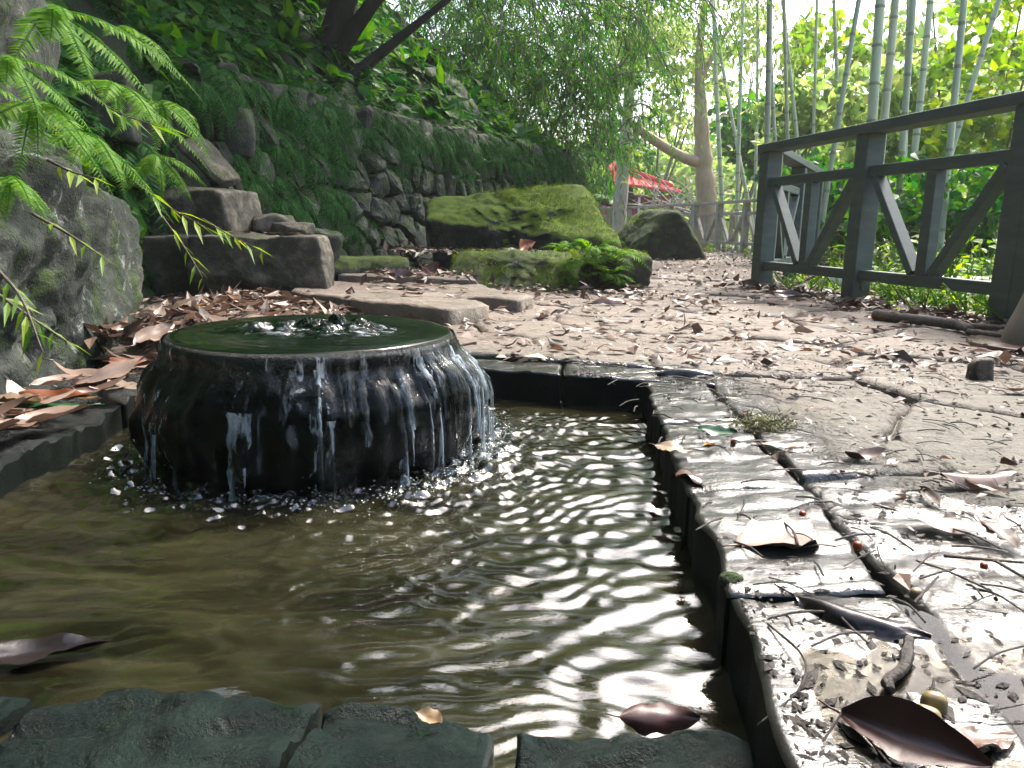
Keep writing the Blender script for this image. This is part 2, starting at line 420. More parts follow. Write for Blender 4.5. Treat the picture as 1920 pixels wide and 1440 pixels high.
def wood_mat():
    m, nt, b, o = mat('painted_fence_timber'); v, g = pos(nt, (3, 3, 12)); n1 = noise(nt, v, 1.5, 6, .6); n2 = noise(nt, v, 22, 4, .7)
    col = ramp(nt, n1, [(.3, (.055, .085, .076)), (.6, (.092, .118, .104)), (.8, (.135, .152, .13))])
    col = mixc(nt, maprange(nt, n2, .55, .75, 0, .5), col, (.04, .055, .048))
    nt.links.new(col, b.inputs['Base Color']); b.inputs['Roughness'].default_value = .5; bump(nt, n2, .25, .006, b); return m
M['fence'] = wood_mat()
m, nt, b, o = mat('sunlit_fence_timber'); v, g = pos(nt); n1 = noise(nt, v, 6, 6); nt.links.new(ramp(nt, n1, [(.3, (.20, .185, .15)), (.7, (.34, .31, .26))]), b.inputs['Base Color']); b.inputs['Roughness'].default_value = .6; M['farfence'] = m  # lighter than the near fence: sunlight put into the timber colour
def bark_mat(name, a, c, sc=8, rough=.8):
    m, nt, b, o = mat(name); v, g = pos(nt, (1, 1, .35)); n1 = noise(nt, v, sc, 7, .7, .4); n2 = noise(nt, v, sc*5, 5, .7)
    nt.links.new(mixc(nt, math_(nt, 'MULTIPLY', n2, .5), ramp(nt, n1, [(.32, a), (.68, c)]), tuple(x*.4 for x in a)), b.inputs['Base Color']); b.inputs['Roughness'].default_value = rough; bump(nt, math_(nt, 'ADD', n1, n2), .6, .02, b); return m
M['bark_dark'] = bark_mat('dark_bark', (.006, .008, .007), (.028, .028, .022))
M['bark_tan'] = bark_mat('tan_bark', (.34, .25, .16), (.55, .43, .30), 5)
M['bark_pale'] = bark_mat('pale_bark', (.36, .32, .26), (.58, .52, .43), 6)
M['twig'] = bark_mat('dry_twig', (.10, .08, .06), (.28, .23, .18), 14)
M['twig_dark'] = bark_mat('dark_twig', (.015, .012, .010), (.06, .045, .035), 20, .5)
def culm_mat(name, a, c):
    m, nt, b, o = mat(name); v, g = pos(nt, (6, 6, 1.2)); n1 = noise(nt, v, 2, 6, .6); oi = nt.nodes.new('ShaderNodeObjectInfo').outputs['Random']
    nt.links.new(mixc(nt, math_(nt, 'MULTIPLY', oi, .5), ramp(nt, n1, [(.3, a), (.7, c)]), (.24, .23, .16)), b.inputs['Base Color']); b.inputs['Roughness'].default_value = .45; return m
M['culm'] = culm_mat('bamboo_culm', (.32, .39, .26), (.52, .57, .42))
M['culm_node'] = culm_mat('bamboo_node', (.18, .19, .13), (.3, .3, .22))
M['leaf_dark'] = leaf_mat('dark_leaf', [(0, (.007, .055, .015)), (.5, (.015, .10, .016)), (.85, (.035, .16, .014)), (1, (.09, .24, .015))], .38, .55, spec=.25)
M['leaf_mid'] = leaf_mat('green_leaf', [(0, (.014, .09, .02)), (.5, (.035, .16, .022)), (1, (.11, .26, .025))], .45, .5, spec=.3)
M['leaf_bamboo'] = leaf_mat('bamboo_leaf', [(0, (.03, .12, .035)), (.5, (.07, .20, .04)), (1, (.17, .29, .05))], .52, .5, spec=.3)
M['leaf_pale'] = leaf_mat('sunny_leaf', [(0, (.10, .19, .06)), (.5, (.19, .30, .085)), (1, (.36, .42, .15))], .55, .5, spec=.35)  # paler greens carry the background's sunlight in their colour
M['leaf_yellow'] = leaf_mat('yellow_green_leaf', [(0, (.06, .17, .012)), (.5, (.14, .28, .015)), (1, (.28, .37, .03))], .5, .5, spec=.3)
M['fern'] = leaf_mat('fern_frond', [(0, (.009, .08, .015)), (.5, (.024, .14, .016)), (1, (.07, .22, .016))], .45, .6, spec=.2)
M['fern_bright'] = leaf_mat('sunlit_fern_frond', [(0, (.035, .15, .006)), (.5, (.10, .27, .008)), (1, (.25, .40, .016))], .5, .6, spec=.2)  # brighter copy of the fern, sunlight on the fronds put into the colour
M['straw'] = leaf_mat('dry_blade', [(0, (.12, .10, .06)), (1, (.32, .28, .18))], .2)
M['dead'] = leaf_mat('dead_leaf', [(0, (.028, .02, .016)), (.22, (.085, .05, .035)), (.45, (.17, .105, .075)), (.62, (.26, .18, .14)), (.8, (.36, .28, .23)), (.93, (.12, .05, .03)), (1, (.22, .13, .05))], .12, .42, attr='object')
M['dead_stuff'] = leaf_mat('dead_leaf_litter', [(0, (.02, .015, .012)), (.3, (.065, .04, .03)), (.55, (.14, .088, .066)), (.8, (.24, .17, .135)), (.94, (.34, .26, .21)), (1, (.22, .09, .04))], .12, .45)
def plain(name, c, rough=.5, **kw):
    m, nt, b, o = mat(name); v, g = pos(nt); n1 = noise(nt, v, 25, 6, .65)
    nt.links.new(mixc(nt, math_(nt, 'MULTIPLY', n1, .7), tuple(min(1, x*1.3) for x in c), tuple(x*.5 for x in c)), b.inputs['Base Color']); b.inputs['Roughness'].default_value = rough; bump(nt, n1, .3, .004, b); return m
M['leaf_pinkbrown'] = plain('dry_pinkish_leaf', (.22, .155, .125), .38)
M['leaf_black'] = plain('wet_black_leaf', (.016, .012, .012), .22)
M['leaf_maroon'] = plain('wet_maroon_leaf', (.05, .018, .015), .45)
M['leaf_brown'] = plain('wet_brown_leaf', (.10, .055, .04), .25)
M['leaf_tan'] = plain('tan_leaf', (.27, .19, .11), .4)
M['leaf_green'] = plain('fallen_green_leaf', (.02, .085, .03), .25)
M['leaf_olive'] = plain('olive_leaf', (.10, .11, .03), .3)
M['leaf_orange'] = plain('orange_leaf', (.42, .17, .03), .45)
M['leaf_rust'] = plain('rust_leaf', (.20, .06, .02), .45)
M['berry'] = plain('orange_berry', (.30, .06, .015), .35)
M['pod'] = plain('olive_seed_pod', (.20, .155, .07), .3)
M['mossball'] = plain('dry_moss', (.20, .20, .085), .9)
M['pipe'] = plain('pale_pipe', (.55, .55, .5), .5)
M['post'] = plain('beige_concrete', (.20, .175, .13), .6)
M['red_roof'] = plain('red_roof', (.62, .07, .09), .5)
M['maroon'] = plain('maroon_brick', (.32, .04, .10), .7)
M['dark_wood'] = plain('dark_gable', (.012, .016, .016), .7)
M['white_paint'] = plain('white_paint', (.6, .58, .52), .5)
M['glass'] = plain('dark_window_glass', (.03, .05, .05), .08)

def water_mat(name, tint=(.55, .45, .26), murk=(.075, .058, .028), murkf=.45, bs=.25, sc=40, ior=1.36):
    m, nt, b, o = mat(name); nt.nodes.remove(b); v, g = pos(nt, (1, 2.6, 1))
    n1 = noise(nt, v, sc, 4, .6, .6); nb = bump(nt, n1, bs, .004)
    tr = nt.nodes.new('ShaderNodeBsdfTransparent'); tr.inputs[0].default_value = (*tint, 1)
    df = nt.nodes.new('ShaderNodeBsdfDiffuse'); n2 = noise(nt, v, 4, 6, .62, .9)
    nt.links.new(ramp(nt, n2, [(.38, tuple(x*.45 for x in murk)), (.5, murk), (.64, tuple(x*1.9 for x in murk))]), df.inputs[0])  # murky patches; the pale ones also paint in blurred reflections
    mx = nt.nodes.new('ShaderNodeMixShader'); mx.inputs[0].default_value = murkf; nt.links.new(tr.outputs[0], mx.inputs[1]); nt.links.new(df.outputs[0], mx.inputs[2])
    gl = nt.nodes.new('ShaderNodeBsdfGlossy'); gl.inputs['Roughness'].default_value = .015; nt.links.new(nb, gl.inputs['Normal'])
    fr = nt.nodes.new('ShaderNodeFresnel'); fr.inputs[0].default_value = ior; nt.links.new(nb, fr.inputs['Normal'])
    m2 = nt.nodes.new('ShaderNodeMixShader'); nt.links.new(fr.outputs[0], m2.inputs[0]); nt.links.new(mx.outputs[0], m2.inputs[1]); nt.links.new(gl.outputs[0], m2.inputs[2])
    nt.links.new(m2.outputs[0], o.inputs[0]); return m
M['water'] = water_mat('pool_water', (.5, .42, .25), (.0185, .0175, .0085), .80, .12, 55, 2.3)
M['film'] = water_mat('water_film', (.35, .48, .36), (.006, .013, .006), .6, .15, 30)
def fall_mat(name, thr=.5, white=(.62, .68, .72), vs=(1, 1, .5), s1=(1, 1, .09), sc2=7):
    """falling water: clear sheet broken into aerated white streaks"""
    m, nt, b, o = mat(name); nt.nodes.remove(b)
    v, g = pos(nt, s1); n1 = noise(nt, v, 46, 4, .6, .4); n2 = noise(nt, v, sc2, 3, .6); v3, _ = pos(nt, vs); n3 = noise(nt, v3, 90, 3, .7)
    f = math_(nt, 'MULTIPLY', maprange(nt, n1, thr, thr+.14), maprange(nt, n2, .44, .58)); f = math_(nt, 'MULTIPLY', f, maprange(nt, n3, .35, .6, .6, 1))
    nb = bump(nt, n1, .8, .006)
    tr = nt.nodes.new('ShaderNodeBsdfTransparent'); tr.inputs[0].default_value = (.85, .9, .9, 1)
    gl = nt.nodes.new('ShaderNodeBsdfGlossy'); gl.inputs['Roughness'].default_value = .06; nt.links.new(nb, gl.inputs['Normal'])
    fr = nt.nodes.new('ShaderNodeFresnel'); fr.inputs[0].default_value = 1.33; nt.links.new(nb, fr.inputs['Normal'])
    m1 = nt.nodes.new('ShaderNodeMixShader'); nt.links.new(fr.outputs[0], m1.inputs[0]); nt.links.new(tr.outputs[0], m1.inputs[1]); nt.links.new(gl.outputs[0], m1.inputs[2])
    df = nt.nodes.new('ShaderNodeBsdfDiffuse'); df.inputs[0].default_value = (*white, 1); tl = nt.nodes.new('ShaderNodeBsdfTranslucent'); tl.inputs[0].default_value = (*white, 1)
    ms = nt.nodes.new('ShaderNodeMixShader'); ms.inputs[0].default_value = .45; nt.links.new(df.outputs[0], ms.inputs[1]); nt.links.new(tl.outputs[0], ms.inputs[2])
    m2 = nt.nodes.new('ShaderNodeMixShader'); nt.links.new(f, m2.inputs[0]); nt.links.new(m1.outputs[0], m2.inputs[1]); nt.links.new(ms.outputs[0], m2.inputs[2])
    nt.links.new(m2.outputs[0], o.inputs[0]); return m
M['fall'] = fall_mat('water_sheet', .535)
M['stream'] = fall_mat('water_stream', .43, (.5, .58, .64))
M['crest'] = fall_mat('glint_flecks', .50, (.55, .62, .66), (1.0, 1.0, 1.0), (.45, 1.1, 1), 5)  # white flecks painted in place of glints on the upwelling
M['ring'] = fall_mat('ring_foam', .53, (.6, .66, .7), (1.0, 1.0, 1.0), (.7, 1.3, 1), 6)
M['foam'] = fall_mat('foam', .40, (.75, .8, .82))

# ------------------------------------------------------------------ terrain
FY = np.array([-6, 0, 1.2, 2.0, 3.2, 4.2, 5.2, 6.0, 7.0, 8.5, 10, 11.7, 12.6, 14, 18, 60]); FX = np.array([-1.5, -1.4, -1.32, -1.42, -1.75, -2.15, -2.25, -2.0, -1.6, -.95, .02, 1.0, 1.25, .9, .9, 1.5])
AY = np.array([-6, 1, 4, 5.2, 6.0, 9, 12, 13.5, 20, 60]); AH = np.array([.6, .6, .8, 1.0, 1.25, 1.4, 1.5, .5, .3, .3])
KY = np.array([-6, 1, 4, 6, 9, 12, 14, 20, 60]); KS = np.array([1.9, 1.9, 1.7, 1.4, 1.0, .8, .3, .15, .1])
def ground_z(X, Y):
    X = np.asarray(X, float); Y = np.asarray(Y, float)
    d = (np.interp(Y, FY, FX)-X)*np.where((Y > 6) & (Y < 12), .86, 1.0)
    z = np.interp(Y, AY, AH)*sstep(0.02, .34, d)+np.interp(Y, KY, KS)*np.clip(d-.25, 0, 4.0)+.25*np.clip(d-4.25, 0, 6)
    z = z+np.where(d > .3, .12*fbm(np.stack([X*1.3, Y*1.3, X*0], -1).reshape(-1, 3), 3).reshape(X.shape), 0)
    far = sstep(26, 42, Y)*4.0*sstep(-4, 8, X) + sstep(9, 24, X-.1*Y)*3.5
    rough = np.where(X > 2.6, .03*fbm(np.stack([X*2, Y*2, X*0], -1).reshape(-1, 3), 3).reshape(X.shape), 0)
    z = z+far+rough-.07
    pool = (X > -1.45) & (X < .62) & (Y > -.05) & (Y < 2.75) & (d < .12)
    return np.where(pool, -.5, z)
def axis(a, b, fine, coarse, f0, f1):
    return np.unique(np.concatenate([np.arange(a, f0, coarse), np.arange(f0, f1, fine), np.arange(f1, b+coarse, coarse)]))
gx = axis(-40, 60, .1, 1.2, -6, 6); gy = axis(-25, 75, .1, 1.2, -1.2, 16)
GX, GY = np.meshgrid(gx, gy, indexing='ij'); GZ = ground_z(GX, GY)
o = link('ground', make_mesh('ground', np.stack([GX, GY, GZ], -1).reshape(-1, 3), grid_faces(len(gx), len(gy)), M['soil'])); tag(o, kind='structure')
me = o.data; me.materials.append(M['bank']); me.materials.append(M['hill'])
cx = np.empty(len(me.polygons)*3); me.polygons.foreach_get('center', cx); cx = cx.reshape(-1, 3)
dl = np.interp(cx[:, 1], FY, FX)-cx[:, 0]; mi = np.where(dl > .05, 1, np.where((cx[:, 1] > 26) | (cx[:, 0] > 11), 2, 0)).astype(np.int32); me.polygons.foreach_set('material_index', mi)

# ------------------------------------------------------------------ added haze volume standing in for lens glare
v, f = box((11, 26, 6.6), (53, 53, 8.2)); hz_ = link('haze', make_mesh('haze', v, f, M['soil'], False)); tag(hz_, 'thin added haze standing in for lens glare', 'haze', kind='stuff')
hm = bpy.data.materials.new('glare_haze'); hm.use_nodes = True; hn = hm.node_tree.nodes; hn.clear(); ho = hn.new('ShaderNodeOutputMaterial'); hv = hn.new('ShaderNodeVolumePrincipled')
hv.inputs['Color'].default_value = (.94, .97, .93, 1); hv.inputs['Density'].default_value = HAZE; hv.inputs['Anisotropy'].default_value = .25; hm.node_tree.links.new(hv.outputs[0], ho.inputs['Volume']); hz_.data.materials[0] = hm
# ------------------------------------------------------------------ path
o = path = bpy.data.objects.new('path', None); COL.objects.link(o); tag(o, kind='structure')
# leaf-mould bed under and beyond the slabs
py_ = np.unique(np.concatenate([np.arange(2.6, 8, .12), np.arange(8, 32, .3)])); ux = np.linspace(0, 1, 60)
def path_l(Y): return np.interp(Y, FY, FX)+.1
def path_r(Y): return np.interp(Y, [0, 3, 6.1, 9, 12, 15, 19, 24, 32], [2.75, 2.62, 2.05, 3.6, 5.0, 5.1, 4.5, 3.2, 3])
PX = np.array([path_l(y)+(path_r(y)-path_l(y))*ux for y in py_]); PY = np.repeat(py_[:, None], 60, 1)
PZ = -.022+.012*fbm(np.stack([PX*3, PY*3, PX*0], -1).reshape(-1, 3), 4).reshape(PX.shape)
part('path_bed', np.stack([PX, PY, PZ], -1).reshape(-1, 3), grid_faces(len(py_), 60)[:, ::-1], M['litterpath'], path)
py2 = np.arange(-1.2, 2.7, .12); PX = np.array([.56+(2.75-.56)*ux for y in py2]); PY = np.repeat(py2[:, None], 60, 1)
PZ = -.03+.01*fbm(np.stack([PX*3, PY*3, PX*0], -1).reshape(-1, 3), 4).reshape(PX.shape)
part('path_bed', np.stack([PX, PY, PZ], -1).reshape(-1, 3), grid_faces(len(py2), 60)[:, ::-1], M['path'], path)

def slab_mesh(poly, z0, thick, m, r, seed, amp=.006, tilt=.006, gap=.005, edge=.010, wob=.012):
    p = inset(poly, gap)
    if p is None: return None
    O = outline(p, m); c = O.mean(0); rg = np.random.default_rng(seed)
    O = O+(O-c)/np.maximum(np.hypot(*(O-c).T)[:, None], .05)*(wob*fbm(np.c_[O*9, np.full(m, seed)], 3))[:, None]
    tl = rg.normal(0, tilt, 2); dz = rg.normal(0, .003)
    V = []
    ts = np.linspace(0, 1, r)**.8
    for t in ts[1:]:
        q = c+(O-c)*t; V.append(np.c_[q, np.zeros(m)])
    V = np.concatenate(V); q = V[:, :2]; V = np.vstack([[c[0], c[1], 0], V]); q = V[:, :2]
    ca, sa = cos(.22), sin(.22); a = q[:, 0]*ca+q[:, 1]*sa; b_ = -q[:, 0]*sa+q[:, 1]*ca
    lay = np.abs(fbm(np.c_[a*2.6, b_*12, np.full(len(q), 1.7)], 4)); f2 = fbm(np.c_[q*18, np.full(len(q), 3.3)], 4)
    z = amp*(-1.6*np.clip(.35-lay, 0, 1)*1.5+.55*f2+fbm(np.c_[q*4, np.full(len(q), 9.)], 2)*.8)+q@tl-c@tl+dz
    tt = np.r_[0, np.repeat(ts[1:], m)]; z -= edge*sstep(.93, 1.0, tt)**2
    V[:, 2] = z0+z
    F = [np.array([(0, 1+j, 1+(j+1) % m) for j in range(m)])]
    if r > 2: F.append(grid_faces(r-1, m, True)+1)
    nv = len(V); base = V[-m:].copy(); base[:, 2] = z0-thick
    V = np.vstack([V, base]); last = nv-m
    F.append(np.array([(last+j, nv+j, nv+(j+1) % m, last+(j+1) % m) for j in range(m)]))
    return V, F
def slabs(region, sx, sy, name, parent, seed, z0=0.0, jit=.28, thick=.07, **kw):
    r = np.random.default_rng(seed); P = np.array(region, float); lo, hi = P.min(0), P.max(0); seeds = []
    row = 0; y = lo[1]+sy/2
    while y < hi[1]+sy:
        x = lo[0]+(sx/2 if row % 2 else 0)
        while x < hi[0]+sx:
            s = np.array((x, y))+r.uniform(-jit, jit, 2)*(sx, sy)
            inside = True; m = len(P)
            for i in range(m):
                a, b_ = P[i], P[(i+1) % m]; e = b_-a
                if (e[0]*(s[1]-a[1])-e[1]*(s[0]-a[0])) < -.04*np.hypot(*e): inside = False
            if inside: seeds.append(s)
            x += sx
        y += sy; row += 1
    for k, c in enumerate(voronoi(seeds, P)):
        d = np.hypot(*c.mean(0)); m_, r_ = (110, 26) if d < 1.7 else ((72, 15) if d < 2.8 else ((40, 8) if d < 4.5 else (22, 4)))
        s = slab_mesh(c, z0, thick, m_, r_, seed*100+k, **kw)
        if s: part(name, s[0], s[1], M['path'], parent)
slabs([(.447, -.3), (1.3, -.3), (2.75, 1.0), (2.7, 2.36), (.588, 2.36), (.53, 1.41), (.50, .97)], .62, .42, 'paving_stone', path, 3)
slabs([(-.2, 2.62), (.62, 2.37), (2.7, 2.37), (2.55, 3.6), (1.98, 6.4), (1.9, 8.4), (-.3, 8.4), (-1.1, 4.2)], .6, .42, 'paving_stone', path, 4, amp=.007)

# ------------------------------------------------------------------ pool
pool = bpy.data.objects.new('pool_basin', None); COL.objects.link(pool); tag(pool, kind='structure')
WZ = -.10
M['pool_wall'] = rock_mat('pool_wall_shade', (.002, .004, .003), (.004, .007, .006), (.010, .014, .010), .1, (.006, .014, .004), .6, sc=4, bs=.6)  # near-black wall: shade and dark reflection put into the colour
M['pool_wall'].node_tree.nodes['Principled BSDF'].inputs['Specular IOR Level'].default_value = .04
def rim(poly, seed, m=130, r=22, mt='path', z0=0.0, thick=.28, **kw):
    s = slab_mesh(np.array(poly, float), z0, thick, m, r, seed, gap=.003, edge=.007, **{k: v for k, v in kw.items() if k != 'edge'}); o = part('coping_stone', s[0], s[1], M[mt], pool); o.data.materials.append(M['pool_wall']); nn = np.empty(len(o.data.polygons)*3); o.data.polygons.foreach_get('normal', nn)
    o.data.polygons.foreach_set('material_index', (np.abs(nn.reshape(-1, 3)[:, 2]) < .35).astype(np.int32)); return o  # upright faces take the shade-dark wall colour
rx = lambda y: np.interp(y, [-.3, .586, 1.091, 2.231], [.17, .240, .296, .392])
ro_ = lambda y: np.interp(y, [-.3, .79, .958, 1.156, 1.41, 2.42], [.44, .462, .492, .517, .528, .59])
cuts = [-.25, .30, .875, 1.27, 1.74, 2.235]
for k in range(5):
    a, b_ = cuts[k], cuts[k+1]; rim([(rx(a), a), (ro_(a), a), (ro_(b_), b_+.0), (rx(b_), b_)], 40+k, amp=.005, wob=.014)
bk = lambda x: 2.235-(x-.392)*.29
for k, (a, b_) in enumerate([(.60, .16), (.155, -.14), (-.145, -.62), (-.625, -1.1)]):
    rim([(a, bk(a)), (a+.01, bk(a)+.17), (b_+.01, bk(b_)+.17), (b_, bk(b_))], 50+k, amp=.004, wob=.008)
# left kerb of dark stone, wet and low
lk = lambda y: np.interp(y, [-.2, 1.4, 2.65], [-.965, -1.0, -1.045])
for k, (a, b_) in enumerate([(-.2, .7), (.705, 1.36), (1.365, 1.95), (1.955, 2.62)]):
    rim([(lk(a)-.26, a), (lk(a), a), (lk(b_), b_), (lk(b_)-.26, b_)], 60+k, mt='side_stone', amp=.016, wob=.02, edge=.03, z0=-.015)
# floor: big irregular stones under the water
fl = np.array([(-1.1, .1), (.5, .1), (.5, 2.75), (-1.15, 2.75)])
part('pool_bed', np.c_[fl, np.full(4, -.27)], np.array([[0, 1, 2, 3]]), M['floor'], pool)
r_ = np.random.default_rng(5); sd_ = [(x+r_.uniform(-.09, .09), y+r_.uniform(-.07, .07)) for x in np.arange(-1.0, .5, .28) for y in np.arange(.2, 2.7, .22)]
for k, c in enumerate(voronoi(sd_, fl)):
    s = slab_mesh(c, -.21+r_.normal(0, .012), .06, 20, 4, 700+k, amp=.006, gap=.004, edge=.006)
    if s: part('floor_stone', s[0], s[1], M['floor'], pool)
# front edge stones: rough, dark, algae covered, awash
for k, (p_, z_) in enumerate([([(-1.02, .30), (-.60, .30), (-.53, .76), (-1.02, .82)], -.072), ([(-.595, .30), (-.27, .30), (-.20, .735), (-.40, .775), (-.525, .75)], -.066), ([(-.265, .30), (-.035, .30), (-.015, .715), (-.10, .725), (-.195, .72)], -.066), ([(-.025, .30), (.20, .30), (.235, .665), (.10, .70), (-.002, .71)], -.058)]):
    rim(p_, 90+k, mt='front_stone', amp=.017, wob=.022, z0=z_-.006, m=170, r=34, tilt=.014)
# water surface
FC = np.array((-.49, 1.86))                    # drum centre
nx, ny = 330, 400
wx = np.linspace(-1.25, .46, nx); wy = np.linspace(.35, 2.72, ny); A, B = np.meshgrid(wx, wy, indexing='ij')
def water_h(A, B):
    d = np.hypot(A-FC[0], B-FC[1]); w = 0
    q = np.stack([A, B, A*0], -1).reshape(-1, 3)
    warp = fbm(q*4.5, 3).reshape(A.shape)
    w = w+.0014*np.sin(2*pi*(d+.07*warp)/.072)*np.clip(1.2-.4*np.abs(d-.9), .5, 1)
    w = w+.0011*np.sin(2*pi*(B*.95-.22*A+.12*warp)/.06+1)+.0005*np.sin(2*pi*(B*.9+.35*A+.06*warp)/.047)
    w = w+(.0046*fbm(q*np.array((3.4, 11.5, 1)), 3)+.0019*fbm(q*np.array((12, 38, 1)), 3)).reshape(A.shape)
    tb = np.exp(-np.clip(d-.385, 0, 9)/.11); rr = fbm(q*np.array((38, 46, 1)), 3).reshape(A.shape)
    return w*(1-.3*tb)+.015*tb*rr+.003*np.exp(-np.clip(d-.42, 0, 9)/.3)*rr
Z = WZ+water_h(A, B)
o = link('pool_water', make_mesh('pool_water', np.stack([A, B, Z], -1).reshape(-1, 3), grid_faces(nx, ny), M['water'])); tag(o, kind='structure')

# ------------------------------------------------------------------ fountain: a drum of rough dark stone with water welling over it
ftn = thing('fountain', 'round dark millstone-like fountain with water welling over its flat top', 'fountain', (FC[0], FC[1], -.26))
ZT = .182
prof_z = np.array([-.27, -.16, -.10, -.04, .02, .07, .11, .145, .176, ZT]); prof_r = .955*np.array([.365, .375, .395, .425, .432, .42, .395, .366, .357, .350])
nz, na = 70, 200
zz = np.linspace(-.27, ZT, nz); th = np.arange(na)*2*pi/na
def drum_r(zv, thv, off=0.0):
    r = np.interp(zv, prof_z, prof_r); c = np.stack([np.cos(thv)*.42, np.sin(thv)*.42, zv], -1).reshape(-1, 3)
    k = sstep(.175, .12, zv)
    n = fbm(c*5.2+3, 4).reshape(zv.shape); n2 = np.abs(fbm(c*np.array((11, 11, 6)), 3)).reshape(zv.shape)
    return r+off+k*(.030*n-.020*n2)
ZZ, TH = np.meshgrid(zz, th, indexing='ij'); RR = drum_r(ZZ, TH)
V = np.stack([FC[0]+RR*np.cos(TH), FC[1]+RR*np.sin(TH)*1.05, ZZ], -1).reshape(-1, 3)
F = [grid_faces(nz, na, True)[:, ::-1]]; rings = []; nv = len(V)
part('drum', np.vstack([V, [[FC[0], FC[1], ZT]]]), F+[np.array([((nz-1)*na+j, (nz-1)*na+(j+1) % na, nv) for j in range(na)])], M['drum'], ftn)
# film of water on top with the upwelling
nr = 90; rr = np.linspace(.002, .340, nr)
RA, TA = np.meshgrid(rr, th, indexing='ij'); xx, yy = RA*np.cos(TA), RA*np.sin(TA)*1.05
q = np.stack([xx, yy, xx*0], -1).reshape(-1, 3)
d1 = np.hypot(xx-.075, yy+.0); d2 = np.hypot(xx+.06, (yy-.0)*1.4)
h = .006+.017*np.exp(-(d1/.06)**2)*(1+.9*fbm(q*40, 4).reshape(xx.shape))+.014*np.exp(-(d2/.14)**2)*(.2+1.8*fbm(q*np.array((30, 44, 1)), 4).reshape(xx.shape))
h += .0016*np.sin(2*pi*d1/.034)*np.exp(-d1/.16)+.0009*fbm(q*12, 3).reshape(xx.shape)*sstep(.33, .28, RA)
h *= sstep(.342, .305, RA)*.75+.25
h -= .010*sstep(.329, .340, RA)
V = np.stack([FC[0]+xx, FC[1]+yy, ZT+h], -1).reshape(-1, 3)
part('water_film', V, grid_faces(nr, na, True)[:, ::-1][:, ::-1], M['film'], ftn)
k_ = int(nr*.62); hv_ = h[:k_]+.0022+.002*fbm(q.reshape(nr, na, 3)[:k_].reshape(-1, 3)*90, 3).reshape(k_, na)
part('crest_glints', np.stack([FC[0]+xx[:k_]+.01, FC[1]+yy[:k_], ZT+hv_-.004*sstep(.6, 1, np.linspace(0, 1, k_))[:, None]], -1).reshape(-1, 3), grid_faces(k_, na, True), M['crest'], ftn)  # carries the painted glints above the film
# thin sheet clinging to the sides
sel = np.linspace(ZT-.004, -.095, 60); ths = np.linspace(-pi, .55, 170)
ZZ, TH = np.meshgrid(sel, ths, indexing='ij'); RR = drum_r(ZZ, TH, .0065)+.003*fbm(np.stack([TH*14, ZZ*5, TH*0], -1).reshape(-1, 3), 3).reshape(ZZ.shape)
part('water_sheet', np.stack([FC[0]+RR*np.cos(TH), FC[1]+RR*np.sin(TH)*1.05, ZZ], -1).reshape(-1, 3), grid_faces(60, 170), M['fall'], ftn)
# separate streams that leave the stone and fall
def stream(thv, z0, z1, w, seed):
    r = np.random.default_rng(seed); n = 30; z = np.linspace(z0, z1, n); t = np.linspace(0, 1, n)
    rd = drum_r(z, np.full(n, thv)); rmax = np.maximum.accumulate(rd)+.008+.008*t
    a = thv+.02*np.cumsum(r.normal(0, .25, n))*.3; wd = w*(.65+.5*np.exp(-t*5)+.25*fbm(np.c_[t*6, t*0+seed, t*0], 3))
    V = []
    for s in (-1, -.4, .4, 1):
        aa = a+s*wd/rmax/1.0; V.append(np.stack([FC[0]+(rmax+.006*(1-s*s))*np.cos(aa), FC[1]+(rmax+.006*(1-s*s))*np.sin(aa)*1.05, z], -1))
    V = np.stack(V, 1).reshape(-1, 3); part('water_stream', V, grid_faces(n, 4), M['stream'], ftn)
r9 = np.random.default_rng(91)
STR = [(-1.68, .075, -.10, .026), (-1.70, .03, -.10, .014), (-1.24, .06, -.10, .009), (-.98, .03, -.10, .009), (-1.06, .13, .0, .014), (-.80, .165, .02, .018), (-.55, .165, -.03, .016)]
for k in range(58):
    a = r9.uniform(-2.5, .35); right = a > -1.3
    if not right and r9.random() < .55: continue
    z0 = r9.uniform(.10, .172) if right else r9.uniform(-.02, .08); STR.append((a, z0, max(-.10, z0-r9.uniform(.08, .26)), r9.uniform(.003, .011) if right else r9.uniform(.002, .006)))
for k, (a, z0, z1, w) in enumerate(STR): stream(a, z0, z1, w, k)
ra_ = np.linspace(0, 1, 26); ta_ = np.linspace(-2.6, .8, 260); RA_, TA_ = np.meshgrid(ra_, ta_, indexing='ij'); rf = .377+RA_*(.07+.10*np.clip((TA_+1.5)/2.2, 0, 1)+.03*fbm(np.stack([TA_*3, TA_*0, TA_*0], -1).reshape(-1, 3), 2).reshape(TA_.shape)); xf, yf = FC[0]+rf*np.cos(TA_), FC[1]+rf*np.sin(TA_)*1.05
zf_ = WZ+water_h(xf, yf)+.0028-.006*sstep(.7, 1, RA_); part('foam_ring', np.stack([xf, yf, zf_], -1).reshape(-1, 3), grid_faces(26, 260), M['ring'], ftn)
